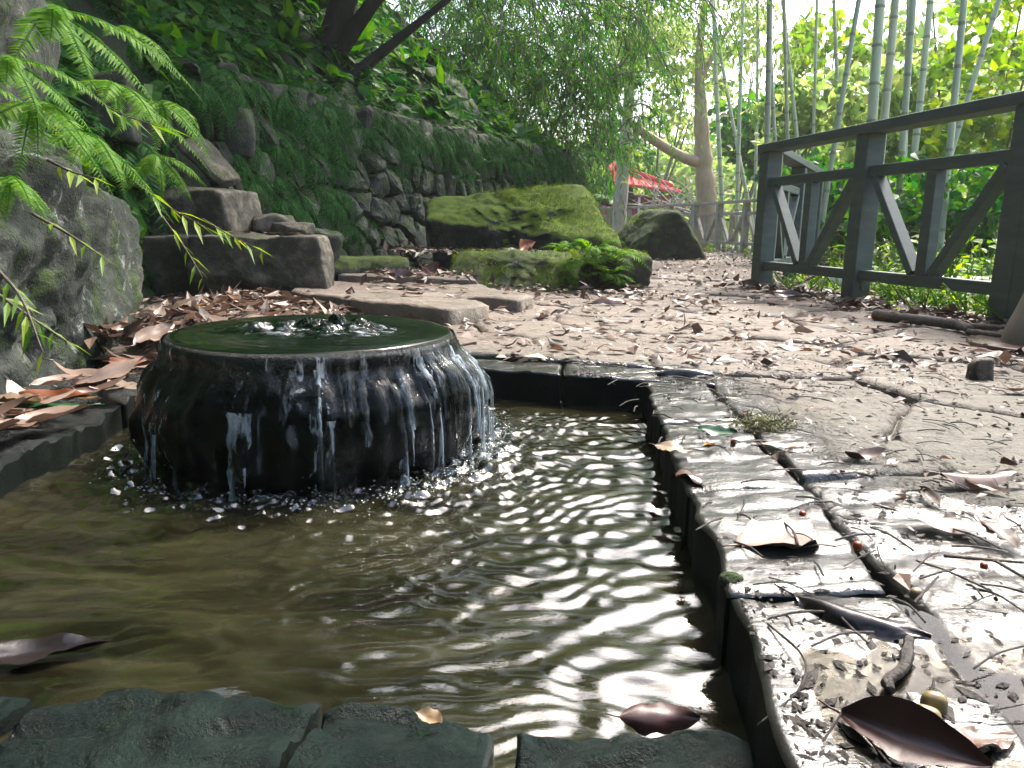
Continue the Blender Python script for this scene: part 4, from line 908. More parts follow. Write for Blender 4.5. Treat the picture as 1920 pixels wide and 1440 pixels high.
# ------------------------------------------------------------------ trees
def lobes_points(lobes, dens=1.0):
    out = []
    for (c, r, n) in lobes:
        n = int(n*dens); ncl = max(6, n//45); cc = rng.normal(size=(ncl, 3)); cc = norm(cc)*(rng.random((ncl, 1))**.45)*np.array(r)+np.array(c)
        k = rng.integers(0, ncl, n); out.append(cc[k]+rng.normal(0, .16*np.mean(r), (n, 3))*np.array((1, 1, .6)))
    return np.concatenate(out)
def tree(name, label, cat, trunk, limbs, lobes, T, size, leafm, bark, group=None, down=.5, nseg=10):
    tr = np.array(trunk, float); t = thing(name, label, cat, tr[0][:3], group)
    c = curve(tr, 8); part('trunk', *tube(c[:, :3], c[:, 3]*(1+.06*rng.normal(size=len(c))), nseg), M[bark], t)
    for lb in limbs:
        c = curve(np.array(lb, float), 7); part('limb', *tube(c[:, :3], c[:, 3], 7), M[bark], t)
    if lobes:
        p = lobes_points(lobes); n = len(p); v, f, a = cards(T, p, rdir(n, -down, 1.0), rdir(n, 1.2, 1), size*rng.uniform(.6, 1.3, n)); part('crown', v, f, M[leafm], t, False, a)
    return t
# hidden-canopy trees on the bank whose crowns overhang the pool side
tree('bank_tree', 'dark many-stemmed tree rooted on the bank above the stone wall', 'tree', [(-2.3, 9.0, 1.6, .2), (-2.1, 9.0, 2.3, .16), (-1.8, 8.9, 3.0, .13), (-1.2, 8.8, 4.2, .08)],
     [[(-2.35, 9, 1.6, .12), (-2.6, 8.9, 2.6, .09), (-2.8, 8.8, 4.2, .05)], [(-2.2, 9, 1.9, .12), (-1.95, 9.1, 2.7, .09), (-2.05, 9.2, 4.2, .05)], [(-2.0, 9, 2.3, .1), (-1.45, 8.8, 2.9, .07), (-.9, 8.6, 3.3, .04)], [(-2.3, 9, 1.7, .11), (-2.45, 9.2, 2.9, .08), (-2.4, 9.3, 4.4, .05)], [(-2.0, 8.9, 1.9, .09), (-1.5, 8.9, 2.3, .06), (-.7, 8.9, 2.9, .03)]],
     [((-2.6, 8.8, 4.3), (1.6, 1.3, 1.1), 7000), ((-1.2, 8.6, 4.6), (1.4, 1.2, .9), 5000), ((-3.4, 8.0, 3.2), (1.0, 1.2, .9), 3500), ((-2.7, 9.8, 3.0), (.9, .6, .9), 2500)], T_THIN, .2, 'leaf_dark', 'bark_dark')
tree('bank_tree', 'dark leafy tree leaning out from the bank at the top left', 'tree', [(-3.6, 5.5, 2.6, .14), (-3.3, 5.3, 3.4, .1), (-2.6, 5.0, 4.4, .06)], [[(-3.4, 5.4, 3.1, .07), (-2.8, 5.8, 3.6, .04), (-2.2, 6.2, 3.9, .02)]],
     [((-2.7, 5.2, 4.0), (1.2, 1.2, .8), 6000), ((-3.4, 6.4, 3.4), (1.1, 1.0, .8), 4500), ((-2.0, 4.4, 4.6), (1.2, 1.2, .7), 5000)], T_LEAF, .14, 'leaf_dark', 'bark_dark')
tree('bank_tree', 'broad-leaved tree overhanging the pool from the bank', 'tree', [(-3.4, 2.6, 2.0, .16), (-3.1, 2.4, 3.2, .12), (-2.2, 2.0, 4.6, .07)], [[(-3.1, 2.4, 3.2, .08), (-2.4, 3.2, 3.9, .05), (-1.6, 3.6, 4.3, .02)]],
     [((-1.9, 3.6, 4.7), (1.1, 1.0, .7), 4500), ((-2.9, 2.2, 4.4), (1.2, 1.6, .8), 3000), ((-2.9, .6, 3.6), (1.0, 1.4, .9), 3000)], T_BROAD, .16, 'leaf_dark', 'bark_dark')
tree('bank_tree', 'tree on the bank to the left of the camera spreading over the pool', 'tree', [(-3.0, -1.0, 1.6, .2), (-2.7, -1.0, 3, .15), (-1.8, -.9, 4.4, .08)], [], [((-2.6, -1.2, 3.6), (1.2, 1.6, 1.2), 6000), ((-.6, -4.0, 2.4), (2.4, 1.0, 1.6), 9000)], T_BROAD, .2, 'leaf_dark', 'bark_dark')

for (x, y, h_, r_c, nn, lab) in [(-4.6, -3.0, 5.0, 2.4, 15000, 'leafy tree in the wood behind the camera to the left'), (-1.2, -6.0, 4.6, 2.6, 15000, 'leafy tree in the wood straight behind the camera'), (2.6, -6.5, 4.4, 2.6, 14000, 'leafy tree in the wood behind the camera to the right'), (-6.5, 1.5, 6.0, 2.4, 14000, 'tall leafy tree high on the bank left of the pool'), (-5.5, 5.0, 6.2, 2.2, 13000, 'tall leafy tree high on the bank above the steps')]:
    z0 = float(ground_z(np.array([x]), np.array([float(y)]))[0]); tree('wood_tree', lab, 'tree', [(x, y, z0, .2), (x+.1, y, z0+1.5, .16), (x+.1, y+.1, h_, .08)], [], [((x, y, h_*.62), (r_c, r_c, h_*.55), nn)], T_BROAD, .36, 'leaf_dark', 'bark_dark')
def bamboo_clump(name, label, stems, leafm='leaf_bamboo', size=.13, cat='bamboo', per=60, group=None, stemm='twig'):
    """stems: (origin, direction, length, droop)"""
    t = thing(name, label, cat, stems[0][0], group); ts = []; lp, ld = [], []
    for (o_, d, L, g) in stems:
        tt = np.linspace(0, 1, 9); d = norm(np.array(d, float)); P = np.array(o_)+d*L*tt[:, None]+np.array((0, 0, -1))*g*L*(tt**2)[:, None]
        ts.append((*tube(P, np.linspace(.011, .002, 9), 4, False),)); n = per; u = rng.uniform(.15, 1, n)**.8
        pp = np.stack([np.interp(u, tt, P[:, i]) for i in range(3)], -1); tg = np.stack([np.interp(u, tt, np.gradient(P, axis=0)[:, i]) for i in range(3)], -1)
        lp.append(pp+rng.normal(0, .055*L/1.5, (n, 3))); ld.append(norm(tg)*.6+rng.normal(0, .55, (n, 3))+np.array((0, 0, -.55)))
    v, f, a = merge(ts); part('stems', v, f, M[stemm], t)['kind'] = 'stuff'
    lp, ld = np.concatenate(lp), np.concatenate(ld); v, f, a = cards(T_LANCE, lp, ld, rdir(len(lp), 1.0, .8), size*rng.uniform(.55, 1.3, len(lp))); part('foliage', v, f, M[leafm], t, False, a)
    return t
def stems_in(n, c, r, dirc, L, g, spread=.6):
    return [(np.array(c)+rng.normal(0, 1, 3)*np.array(r), np.array(dirc)+rng.normal(0, spread, 3), rng.uniform(.6, 1.2)*L, g*rng.uniform(.7, 1.3)) for _ in range(n)]
bamboo_clump('bamboo_clump', 'dense weeping clump of bamboo foliage at the right end of the stone wall', stems_in(150, (.9, 12.3, 2.55), (.40, .4, .55), (.15, -.3, .5), 1.0, .95), per=60, size=.12, leafm='leaf_mid')
bamboo_clump('bamboo_clump', 'tall light green bamboo behind the wall and mossy boulder', stems_in(190, (-.05, 13.4, 3.3), (.6, .6, .9), (.2, -.3, .6), 1.5, .9), per=60, size=.15)
bamboo_clump('bamboo_clump', 'bamboo foliage behind the grey slanting boulder on the wall', stems_in(120, (-.9, 12.4, 3.2), (.9, .6, .8), (.1, -.3, .6), 1.3, .8), per=55, size=.14, leafm='leaf_mid')
bamboo_clump('hanging_bamboo', 'fine bamboo branches hanging from above over the middle of the path', stems_in(75, (1.35, 10.6, 4.7), (.55, .5, .25), (.6, -.2, .1), 1.5, .9, .45), per=55, size=.11, cat='bamboo')
bamboo_clump('hanging_bamboo', 'nearest hanging bamboo sprays at the top centre', stems_in(60, (.35, 8.2, 3.75), (.6, .4, .25), (.7, -.2, .1), 1.3, .75, .4), per=55, size=.11)
bamboo_clump('hanging_bamboo', 'thin drooping bamboo sprays beside the tree with the curved branch', stems_in(50, (2.5, 13.0, 5.2), (.6, .6, .4), (.5, -.2, .0), 1.7, .95, .4), per=50, size=.12, leafm='leaf_pale')

bamboo_clump('bamboo_clump', 'dense bamboo thicket filling the gap far behind the wall', stems_in(200, (-.7, 17.5, 3.8), (.9, .8, 1.5), (.15, -.3, .5), 1.9, .8), per=60, size=.2, leafm='leaf_mid')
bamboo_clump('bamboo_clump', 'bamboo thicket rising behind the slanting boulder and dark trunks', stems_in(150, (-2.0, 13.5, 4.2), (1.2, .8, 1.0), (.15, -.4, .4), 1.6, .8), per=60, size=.17, leafm='leaf_mid')
tree('overhanging_tree', 'tall tree on the bank whose high crown arches across above the stone wall', 'tree', [(-3.4, 10.5, 3.2, .2), (-3.0, 10.2, 5.0, .16), (-2.0, 9.6, 7.0, .1), (-.8, 9.2, 8.2, .05)], [[(-2.0, 9.6, 7.0, .07), (-1.0, 9.8, 7.2, .05), (.2, 9.6, 7.4, .02)]],
     [((-1.6, 9.2, 6.6), (1.7, 1.3, 1.6), 12000), ((-.1, 9.4, 6.6), (1.2, 1.2, 1.3), 8000), ((-2.8, 8.6, 6.0), (1.4, 1.2, 1.5), 8000), ((-.9, 9.0, 9.2), (1.8, 1.4, 1.2), 7000)], T_LEAF, .17, 'leaf_mid', 'bark_dark')
bamboo_clump('hanging_bamboo', 'dense leafy bamboo sprays drooping in front of the slanting boulder and wall top', stems_in(90, (-.45, 9.6, 3.9), (.6, .4, .4), (.6, -.3, .2), 1.4, .7, .4), per=60, size=.13, leafm='leaf_mid')
bamboo_clump('hanging_bamboo', 'light bamboo sprays hanging above the gap between wall end and branching tree', stems_in(70, (1.2, 11.5, 3.9), (.5, .4, .5), (.5, -.2, .2), 1.3, .8, .4), per=55, size=.12)
# tree with curved branch, and the trunk in front of the hut
A0 = lambda x, y, Y: tuple(ony(x, y, Y))
tree('branching_tree', 'tan tree with a bare curved branch sweeping to the left', 'tree', [(*A0(1328, 478, 20.6), .30), (*A0(1325, 380, 20.6), .255), (*A0(1318, 290, 20.6), .225), (*A0(1314, 205, 20.6), .16), (*A0(1312, 90, 20.6), .10), (*A0(1330, -60, 20.6), .06)],
     [[(*A0(1316, 305, 20.6), .17), (*A0(1285, 297, 20.4), .14), (*A0(1245, 275, 20.1), .13), (*A0(1205, 248, 19.9), .11), (*A0(1180, 225, 19.7), .08), (*A0(1160, 195, 19.5), .05)], [(*A0(1314, 150, 20.6), .08), (*A0(1350, 80, 20.6), .05), (*A0(1400, 10, 20.6), .03)]],
     [(A0(1310, 20, 20.6), (1.8, 1.2, 1.2), 1500), (A0(1190, 120, 20), (1.2, 1, .9), 900)], T_LEAF, .17, 'leaf_pale', 'bark_tan')
tree('mottled_tree', 'pale mottled trunk standing in front of the red-roofed hut', 'tree', [(*A0(1160, 480, 21), .2), (*A0(1163, 380, 21), .19), (*A0(1172, 290, 21), .17), (*A0(1178, 200, 21), .14), (*A0(1190, 60, 21), .1)], [], [(A0(1180, 60, 21), (1.6, 1.2, 1.2), 1500)], T_LEAF, .18, 'leaf_pale', 'bark_pale')
# bare tangle between hut and tree
bt = thing('bare_shrub', 'bare pale twiggy shrub between hut and branching tree', 'shrub', A0(1265, 420, 25.5)); its = []
for k in range(44):
    a = np.array(A0(1255+rng.uniform(-45, 60), 400, 25.5+rng.uniform(-.8, .8))); d = rng.normal(0, 1, 3)*np.array((.7, .4, .35))+np.array((rng.uniform(-.3, .5), 0, .8)); L = rng.uniform(.7, 2.0)
    P = [a, a+d*L*.5+rng.normal(0, .08, 3), a+d*L+np.array((0, 0, -.25*L))+rng.normal(0, .1, 3)]; its.append(tube(curve(P, 4), np.linspace(.028, .008, 9), 4, False))
v, f, a = merge(its); part('branches', v, f, M['bark_pale'], bt)

# bamboo culms beyond the fence
def culm(label, xt, yt, xb, yb, Y, w, hollow=0):
    a, b_ = ony(xb, yb, Y), ony(xt, yt, Y); d = (b_-a)/(b_[2]-a[2]); z0 = float(ground_z(np.array([a[0]]), np.array([Y]))[0])-.05
    base = a+d*(z0-a[2]); top = base+d*(6.2+rng.uniform(0, 1.2)-z0); r0 = .82*w/FPX*Y/2; t = thing('bamboo_culm', label, 'bamboo culm', base)
    H = top[2]-base[2]; P = base+(top-base)*np.linspace(0, 1, 14)[:, None]; P[:, 0] += .05*np.sin(np.linspace(0, 3, 14)+rng.uniform(0, 6)); c = curve(P, 3)
    part('culm', *tube(c, r0*np.linspace(1.05, .75, len(c)), 10), M['culm'], t)
    z = base[2]+.2
    while z < top[2]-.2:
        k = (z-base[2])/H; q = np.array([np.interp(z, c[:, 2], c[:, i]) for i in range(3)]); rr_ = r0*(1.05-.3*k)
        part('node', *tube([q+(0, 0, -.018), q, q+(0, 0, .018)], [rr_*1.02, rr_*1.13, rr_*1.02], 10, False), M['culm_node'], t); z += .42
    n = 130; u = rng.uniform(.55, 1, n); p = base+(top-base)*u[:, None]+rng.normal(0, .35, (n, 3)); v, f, a = cards(T_LANCE, p, rdir(n, -.6), rdir(n, 1), .16*rng.uniform(.6, 1.2, n)); part('foliage', v, f, M['leaf_pale'], t, False, a)
for c in [('slim pale bamboo culm just right of the branching tree', 1344, 80, 1353, 372, 18.9, 10), ('straight grey-green bamboo culm second right of the branching tree', 1389, 85, 1386, 372, 18.2, 9),
          ('leaning bamboo culm crossing toward the straight one beside the tree', 1352, 85, 1402, 372, 18.6, 8), ('thick pale bamboo culm directly behind the near fence corner', 1443, 50, 1430, 370, 11, 13),
          ('brownish bamboo culm close beside the thick pale one at the fence corner', 1447, 0, 1457, 270, 11.5, 9), ('pale bamboo culm above the first bay of the near fence', 1470, 60, 1472, 270, 12, 8),
          ('slender slanting bamboo culm above the first fence bay', 1480, 60, 1500, 270, 12.5, 8), ('dark thin bamboo culm leaning through the first fence bay', 1598, 100, 1552, 400, 9, 11),
          ('thick pale bamboo culm above the middle post of the near fence', 1652, 0, 1628, 260, 9.5, 22), ('second thick pale bamboo culm right of the middle fence post', 1672, 0, 1648, 250, 10, 18),
          ('bamboo culm above the top rail in the second fence bay', 1712, 0, 1700, 220, 10.5, 13), ('pale bamboo culm near the right end of the top rail', 1738, 0, 1716, 215, 11, 15),
          ('greenish bamboo culm seen through the second fence bay', 1790, 180, 1755, 480, 8.5, 15), ('short-looking pale bamboo culm low behind the second bay', 1688, 300, 1672, 470, 9, 14),
          ('bamboo culm far back between branching tree and fence corner', 1420, 0, 1412, 372, 19.5, 7), ('leaning bamboo culm at the upper right corner', 1880, 0, 1830, 160, 10, 12),
          ('thin bamboo culm right of the slender slanting one', 1530, 0, 1520, 250, 13, 7), ('bamboo culm in the middle distance above the first fence bay', 1560, 0, 1575, 250, 14, 8)]: culm(*c)

# bushes and undergrowth beyond the fence
def bush(label, c, r, n, T=T_BROAD, size=.16, leafm='leaf_pale', name='leafy_bush', cat='bush', group=None, bark='twig'):
    c = np.array(c); z0 = float(ground_z(c[:1], c[1:2])[0]); base = np.array((c[0], c[1], z0)); t = thing(name, label, cat, base, group); its = []
    for k in range(7):
        tip = c+rng.normal(0, .45, 3)*np.array(r); its.append(tube(curve([base, (base+tip)/2+rng.normal(0, .1, 3), tip], 4), np.linspace(.03, .008, 9)*np.mean(r), 5, False))
    v, f, a = merge(its); part('stems', v, f, M[bark], t); p = lobes_points([(c, r, n)]); p[:, 2] = np.maximum(p[:, 2], z0+.03); m_ = len(p)
    v, f, a = cards(T, p, rdir(m_, -.25), rdir(m_, 1.2), size*rng.uniform(.6, 1.3, m_)); part('foliage', v, f, M[leafm], t, False, a); return t
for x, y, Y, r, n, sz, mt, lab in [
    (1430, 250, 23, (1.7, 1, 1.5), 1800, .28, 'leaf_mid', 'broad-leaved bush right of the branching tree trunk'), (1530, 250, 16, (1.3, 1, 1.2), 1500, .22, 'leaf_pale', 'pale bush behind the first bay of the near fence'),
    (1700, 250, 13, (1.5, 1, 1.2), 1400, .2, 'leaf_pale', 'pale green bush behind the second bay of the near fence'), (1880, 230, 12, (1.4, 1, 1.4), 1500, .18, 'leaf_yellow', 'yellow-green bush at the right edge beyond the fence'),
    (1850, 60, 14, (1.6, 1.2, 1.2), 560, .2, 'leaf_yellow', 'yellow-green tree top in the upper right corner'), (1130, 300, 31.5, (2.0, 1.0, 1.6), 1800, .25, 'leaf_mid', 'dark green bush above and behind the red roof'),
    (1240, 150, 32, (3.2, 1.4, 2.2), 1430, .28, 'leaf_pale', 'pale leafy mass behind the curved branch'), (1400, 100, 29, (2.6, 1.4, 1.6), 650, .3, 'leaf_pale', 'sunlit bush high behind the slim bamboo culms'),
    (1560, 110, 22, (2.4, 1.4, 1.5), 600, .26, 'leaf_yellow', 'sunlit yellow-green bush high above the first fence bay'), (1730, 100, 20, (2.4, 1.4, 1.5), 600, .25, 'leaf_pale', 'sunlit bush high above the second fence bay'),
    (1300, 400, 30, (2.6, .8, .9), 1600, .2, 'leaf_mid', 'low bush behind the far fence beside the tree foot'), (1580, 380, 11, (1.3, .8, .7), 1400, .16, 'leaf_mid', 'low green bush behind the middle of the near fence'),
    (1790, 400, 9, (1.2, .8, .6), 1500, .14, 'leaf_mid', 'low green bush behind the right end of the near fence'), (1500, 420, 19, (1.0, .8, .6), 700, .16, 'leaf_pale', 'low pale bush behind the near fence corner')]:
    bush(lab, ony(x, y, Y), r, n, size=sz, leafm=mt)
# weeds under and behind the fence
def weed_mesh(seed, n, h, T=T_BROAD, size=.09, mt='leaf_yellow'):
    r = np.random.default_rng(seed); it = []; lp, ld = [], []
    for k in range(5):
        tip = np.array((r.normal(0, .1), r.normal(0, .1), h*r.uniform(.6, 1.1))); P = curve([(0, 0, 0), tip*.5+r.normal(0, .02, 3), tip], 4); v, f = tube(P, .004, 4, False); it.append((v, f, np.full(len(v), .4)))
        for j in range(n):
            t = r.uniform(.3, 1); lp.append(tip*t); ld.append((r.normal(), r.normal(), r.normal()*.2-.05))
    it.append(cards(T, np.array(lp), np.array(ld), np.array((0, 0, 1.0))+r.normal(0, .25, (len(lp), 3)), size*r.uniform(.6, 1.2, len(lp)), r.random(len(lp)))); V, F, A = merge(it); return make_mesh('weed', V, F, M[mt], False, A)
WM = [weed_mesh(1, 4, .4), weed_mesh(2, 4, .3, size=.11), weed_mesh(3, 5, .35, T_LEAF, .08)]; WS = [weed_mesh(4+i, 6, .16, T_LEAF, .04) for i in range(2)]
r_ = np.random.default_rng(31)
HZN = ['behind the right end of the near fence', 'behind the second bay of the near fence', 'behind the first bay of the near fence', 'beside the fence return', 'beyond the end of the fence return']
for k in range(110):
    y = r_.uniform(3.2, 11.5); x = np.interp(y, [3, 6.1, 8.7, 12], [2.9, 2.35, 3.7, 4.6])+r_.uniform(.08, 1.8); z = float(ground_z(np.array([x]), np.array([y]))[0])
    plant(WM[k % 3], 'weed', (x, y, z), r_.uniform(.7, 1.35), r_.uniform(0, 6), 'bright broad-leaved weed '+zone(y, [4.2, 5.2, 6.6, 8.8], HZN), 'weed', 'weeds '+zone(y, [4.2, 5.2, 6.6, 8.8], HZN))
FZ = ['by the corner post', 'in the first bay', 'by the middle post', 'in the second bay', 'by the right-hand post']
for k in range(46):
    t = r_.random(); y = 6.2-t*2.6; x = 1.98+t*.5+r_.normal(.06, .10); plant(WS[k % 2], 'small_weed', (x, y, -.02), r_.uniform(.6, 1.3), r_.uniform(0, 6), 'small pale green weed at the fence foot '+zone(t, [.1, .42, .56, .9], FZ), 'weed', 'small weeds at the fence foot '+zone(t, [.1, .42, .56, .9], FZ))
for k in range(40):
    x = r_.uniform(3.5, 6.2); y = r_.uniform(13, 20); plant(WM[k % 3], 'weed', (x+.4, y, -.07), r_.uniform(.5, .9), r_.uniform(0, 6), 'green weed at the foot of the far fence', 'weed', 'weeds along the far fence')
# palm-like fronds
def palm(label, p, L, n, mt='leaf_mid', seed=0):
    r = np.random.default_rng(seed); t = thing('palm', label, 'palm', p)
    for k in range(n):
        v, f, a = frond(L*r.uniform(.8, 1.1), .32*L, .7, 26, k/n*2*pi+r.uniform(0, .4), r.uniform(.5, 1.1), p, r); part('frond', v, f, M[mt], t, False, a)
palm('small palm with fan of fronds seen through the second fence bay', ony(1770, 420, 9.5), .9, 9, seed=1); palm('grey-green palm frond clump left of the hut', ony(1108, 385, 23), 1.3, 9, 'leaf_bamboo', 2); palm('bird-nest-like fern on the mottled trunk', ony(1182, 285, 20.8), .6, 9, 'leaf_yellow', 3)

# far woodland on the hillside
n = 20000; x = rng.uniform(-8, 34, n); y = rng.uniform(27, 46, n); cl = fbm(np.stack([x*.25, y*.25, x*0], -1), 3); h = np.clip(1.3+cl*2.2, .1, 4)*rng.random(n)**.7
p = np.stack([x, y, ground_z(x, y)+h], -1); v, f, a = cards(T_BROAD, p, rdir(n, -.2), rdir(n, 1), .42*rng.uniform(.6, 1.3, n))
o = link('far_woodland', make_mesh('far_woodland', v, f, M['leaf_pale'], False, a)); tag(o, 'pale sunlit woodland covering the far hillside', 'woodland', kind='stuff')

# ------------------------------------------------------------------ fallen leaves
def dead_leaf(seed, L=1.0, w=.36, curl=.25, fold=.12, tip=.9, n=14, m=7):
    """a dry leaf: midrib crease, wavy torn margin, crinkled blade, stalk"""
    r = np.random.default_rng(seed); t = np.linspace(0, 1, n); wd = w*np.sin(np.clip(t, .015, .985)**tip*pi)**.75*.5; ss = np.linspace(-1, 1, m); V = []
    tw = r.normal(0, .3); side = r.normal(0, .05); sh = r.uniform(0, 50)
    for i in range(n):
        for s in ss:
            ed = 1+.16*vnoise(np.array([[t[i]*7, s*2, sh]]))[0]*abs(s)
            y = s*wd[i]*ed+side*(1-4*(t[i]-.5)**2)
            z = curl*1.2*(t[i]-.5)**2+fold*abs(s)**1.3*wd[i]*2.2-.012*np.exp(-(s/.18)**2)+tw*s*wd[i]*(t[i]-.5)
            z += w*.13*fbm(np.array([[t[i]*4.5, s*1.6, sh+9]]), 3)[0]*(.25+abs(s)); V.append((t[i]-.5, y, z))
    V = np.array(V)*L; F = grid_faces(n, m); mid = m//2
    st = tube([(-.5*L, side*0, V[mid, 2]), (-.58*L, .01*L, V[mid, 2]+.012*L), (-.68*L, .04*L, V[mid, 2]+.01*L)], [.012*L, .009*L, .008*L], 4); v, f, a = merge([(V, F), st]); v[:, 2] -= np.percentile(v[:, 2], 6); return v, f
DL = []
for k in range(10):
    v, f = dead_leaf(k, 1.0, random.uniform(.26, .46), random.choice((.1, .3, .7, -.2)), random.uniform(-.2, .35), n=9, m=5); DL.append(make_mesh('fallen_leaf', v, f, M['dead'], True))
r_ = np.random.default_rng(55)
lv = []
def put(where, n, smin, smax, label, group, zf=lambda x, y: .004, ez=None):
    for k in range(n):
        x, y = where(); s = r_.uniform(smin, smax); o = link('fallen_leaf', DL[r_.integers(0, 10)]); o.location = (x, y, zf(x, y)+r_.uniform(0, .006)); o.scale = (s, s, s*r_.uniform(.5, 1.3)); o.rotation_euler = (r_.normal(0, .16), r_.normal(0, .14), r_.uniform(0, 6.28)); tag(o, *( (label, 'leaf', group) if ez is None else (label+' '+zone(y, *ez), 'leaf', group+' '+zone(y, *ez))))
put(lambda: (r_.uniform(.55, 2.0), 1.0+2.2*r_.random()), 46, .03, .085, 'dead leaf on the open path slabs', 'dead leaves on the near path', ez=([1.5, 2.2], ['near the large pinkish leaf', 'beyond the glossy green leaf', 'level with the small upright stone']))
put(lambda: (r_.uniform(-.1, 2.2), 2.6+2.6*r_.random()), 80, .05, .12, 'dead leaf on the path', 'dead leaves on the path', ez=([3.3, 4.2], ['just behind the pool', 'level with the second fence bay', 'level with the first fence bay']))
put(lambda: (-1.52+.55*r_.random(), 2.7+1.5*r_.random()), 70, .09, .18, 'dry leaf in the heap behind the fountain', 'dry leaves heaped behind the fountain', lambda x, y: .01+.07*max(0, -1.0-x)+.02*r_.random(), ez=([3.1, 3.7], ['next to its rim', 'midway to the steps', 'at the foot of the steps']))
put(lambda: (-1.02-.2*r_.random(), 1.1+1.35*r_.random()), 54, .08, .17, 'dead leaf on the dark left kerb', 'dead leaves on the left kerb', lambda x, y: .0+.02*r_.random(), ez=([1.45, 1.95], ['at the left edge of view', 'under the grey slab face', 'beside the fountain']))
put(lambda: (-.9+.9*r_.random(), 3.9+1.8*r_.random()), 34, .07, .13, 'dead leaf on the raised kerb slabs', 'dead leaves on the raised slabs', lambda x, y: .085, ez=([4.4, 5.1], ['near their front edge', 'in their middle', 'near the wall foot']))
for k in range(9):
    x, y, z = r_.uniform(-1.85, -1.2), r_.uniform(4.68, 4.86), .385; o = link('fallen_leaf', DL[k % 10]); o.location = (x, y, z); s = r_.uniform(.08, .14); o.scale = (s, s, s*.6); o.rotation_euler = (0, 0, r_.uniform(0, 6)); tag(o, 'dead leaf lying on the lower step top', 'leaf', 'dead leaves on the lower step')
# the litter nobody could count
def litter(n, gen, s0, s1, name, label, zf, T=None):
    x, y = gen(n); k = np.ones(len(x), bool); z = zf(x, y); p = np.stack([x, y, z], -1); n = len(p); v, f, a = cards(T or T_LEAF, p, rdir(n, 0)*np.array((1, 1, .25)), np.array((0, 0, 1.0))+rng.normal(0, .35, (n, 3)), rng.uniform(s0, s1, n)*np.interp(rng.random(n), [0, .8, 1], [.6, 1, 1.6])); o = link(name, make_mesh(name, v, f, M['dead_stuff'], False, a)); return tag(o, label, 'leaf litter', kind='stuff')
def g_path(n):
    y = 2.5+16*rng.random(n)**1.5; l, r = path_l(y), path_r(y); u = rng.random(n); u = np.where(rng.random(n) < .45, np.where(rng.random(n) < .5, u**2.5, 1-u**2.5), u); x = l+(r-l)*u; k = ~((x < -.05) & (y < 2.9)); return x[k], y[k]
litter(5200, g_path, .03, .10, 'leaf_litter', 'carpet of small dead leaves over the far path', lambda x, y: .004+rng.random(len(x))*.012)
litter(1500, lambda n: (rng.uniform(.5, 2.4, n), .5+2.6*rng.random(n)), .008, .035, 'leaf_crumbs', 'crumbs of broken leaves on the near path', lambda x, y: .003+rng.random(len(x))*.006)
litter(1500, lambda n: ((lambda t: (1.98+t*.5+rng.normal(-.02, .13, n), 6.2-2.8*t))(rng.random(n))), .05, .13, 'fence_litter', 'drift of dead leaves along the foot of the near fence', lambda x, y: .004+rng.random(len(x))*.035)
litter(1600, lambda n: (rng.uniform(-1.6, -.85, n), rng.uniform(2.6, 4.5, n)), .06, .12, 'corner_litter', 'thick leaf drift in the corner below the steps', lambda x, y: .0+.06*np.clip(-1.0-x, 0, 1)+rng.random(len(x))*.03)
litter(900, lambda n: (rng.uniform(-1.0, .95, n), rng.uniform(5.0, 6.9, n)), .05, .12, 'ledge_litter', 'dead leaves caught between ledge and mossy boulder', lambda x, y: np.where(y > 6.0, .235, np.where(x > -.3, .02, .115))+rng.random(len(x))*.02)
n = 5500; x = .2+1.9*rng.random(n)**2.2; y = .45+2.2*rng.random(n)**1.7; k = (x > np.interp(y, [.3, .586, 1.091, 2.231, 2.24, 3.2], [.23, .25, .306, .402, -.1, -.1])) & (fbm(np.stack([x*3, y*5, x*0], -1), 3) > -.25); x, y = x[k], y[k]; n = len(x)
sz = rng.uniform(.0015, .006, n)*np.where(rng.random(n) < .08, 2, 1); an = rng.uniform(0, 6.28, n); st3 = np.stack([rng.uniform(.6, 2.6, n), rng.uniform(.5, 1, n), rng.uniform(.3, .7, n)], -1)
L_ = oc[None]*st3[:, None]*sz[:, None, None]; L_ = np.stack([L_[..., 0]*np.cos(an)[:, None]-L_[..., 1]*np.sin(an)[:, None], L_[..., 0]*np.sin(an)[:, None]+L_[..., 1]*np.cos(an)[:, None], L_[..., 2]], -1)
V = (L_+np.stack([x, y, np.full(n, .002)], -1)[:, None]).reshape(-1, 3); F = (of[None]+(np.arange(n)*6)[:, None, None]).reshape(-1, 3)
o = link('mud_crumbs', make_mesh('mud_crumbs', V, F, M['twig_dark'], False)); tag(o, 'dark crumbs of mud and rotted leaf strewn over the near slabs', 'debris', kind='stuff')
# thin twigs on the path
def twigs(n, gen, name, label, L0, L1):
    its = []
    for k in range(n):
        x, y = gen(); a = rng.uniform(0, 6.28); L = rng.uniform(L0, L1); d = np.array((cos(a), sin(a), 0)); q = np.array((x, y, .008)); its.append(tube(curve([q-d*L/2, q+np.array((0, 0, .004))+rng.normal(0, .04*L, 3)*np.array((1, 1, 0)), q+d*L/2], 3), rng.uniform(.0008, .002), 4, False))
    v, f, a = merge(its); o = link(name, make_mesh(name, v, f, M['twig_dark'])); tag(o, label, 'twig litter', kind='stuff')
twigs(420, lambda: (rng.uniform(.28, 1.9), rng.uniform(.5, 2.4)), 'twig_litter', 'fine dark twigs and rootlets on the wet near slabs', .02, .10)

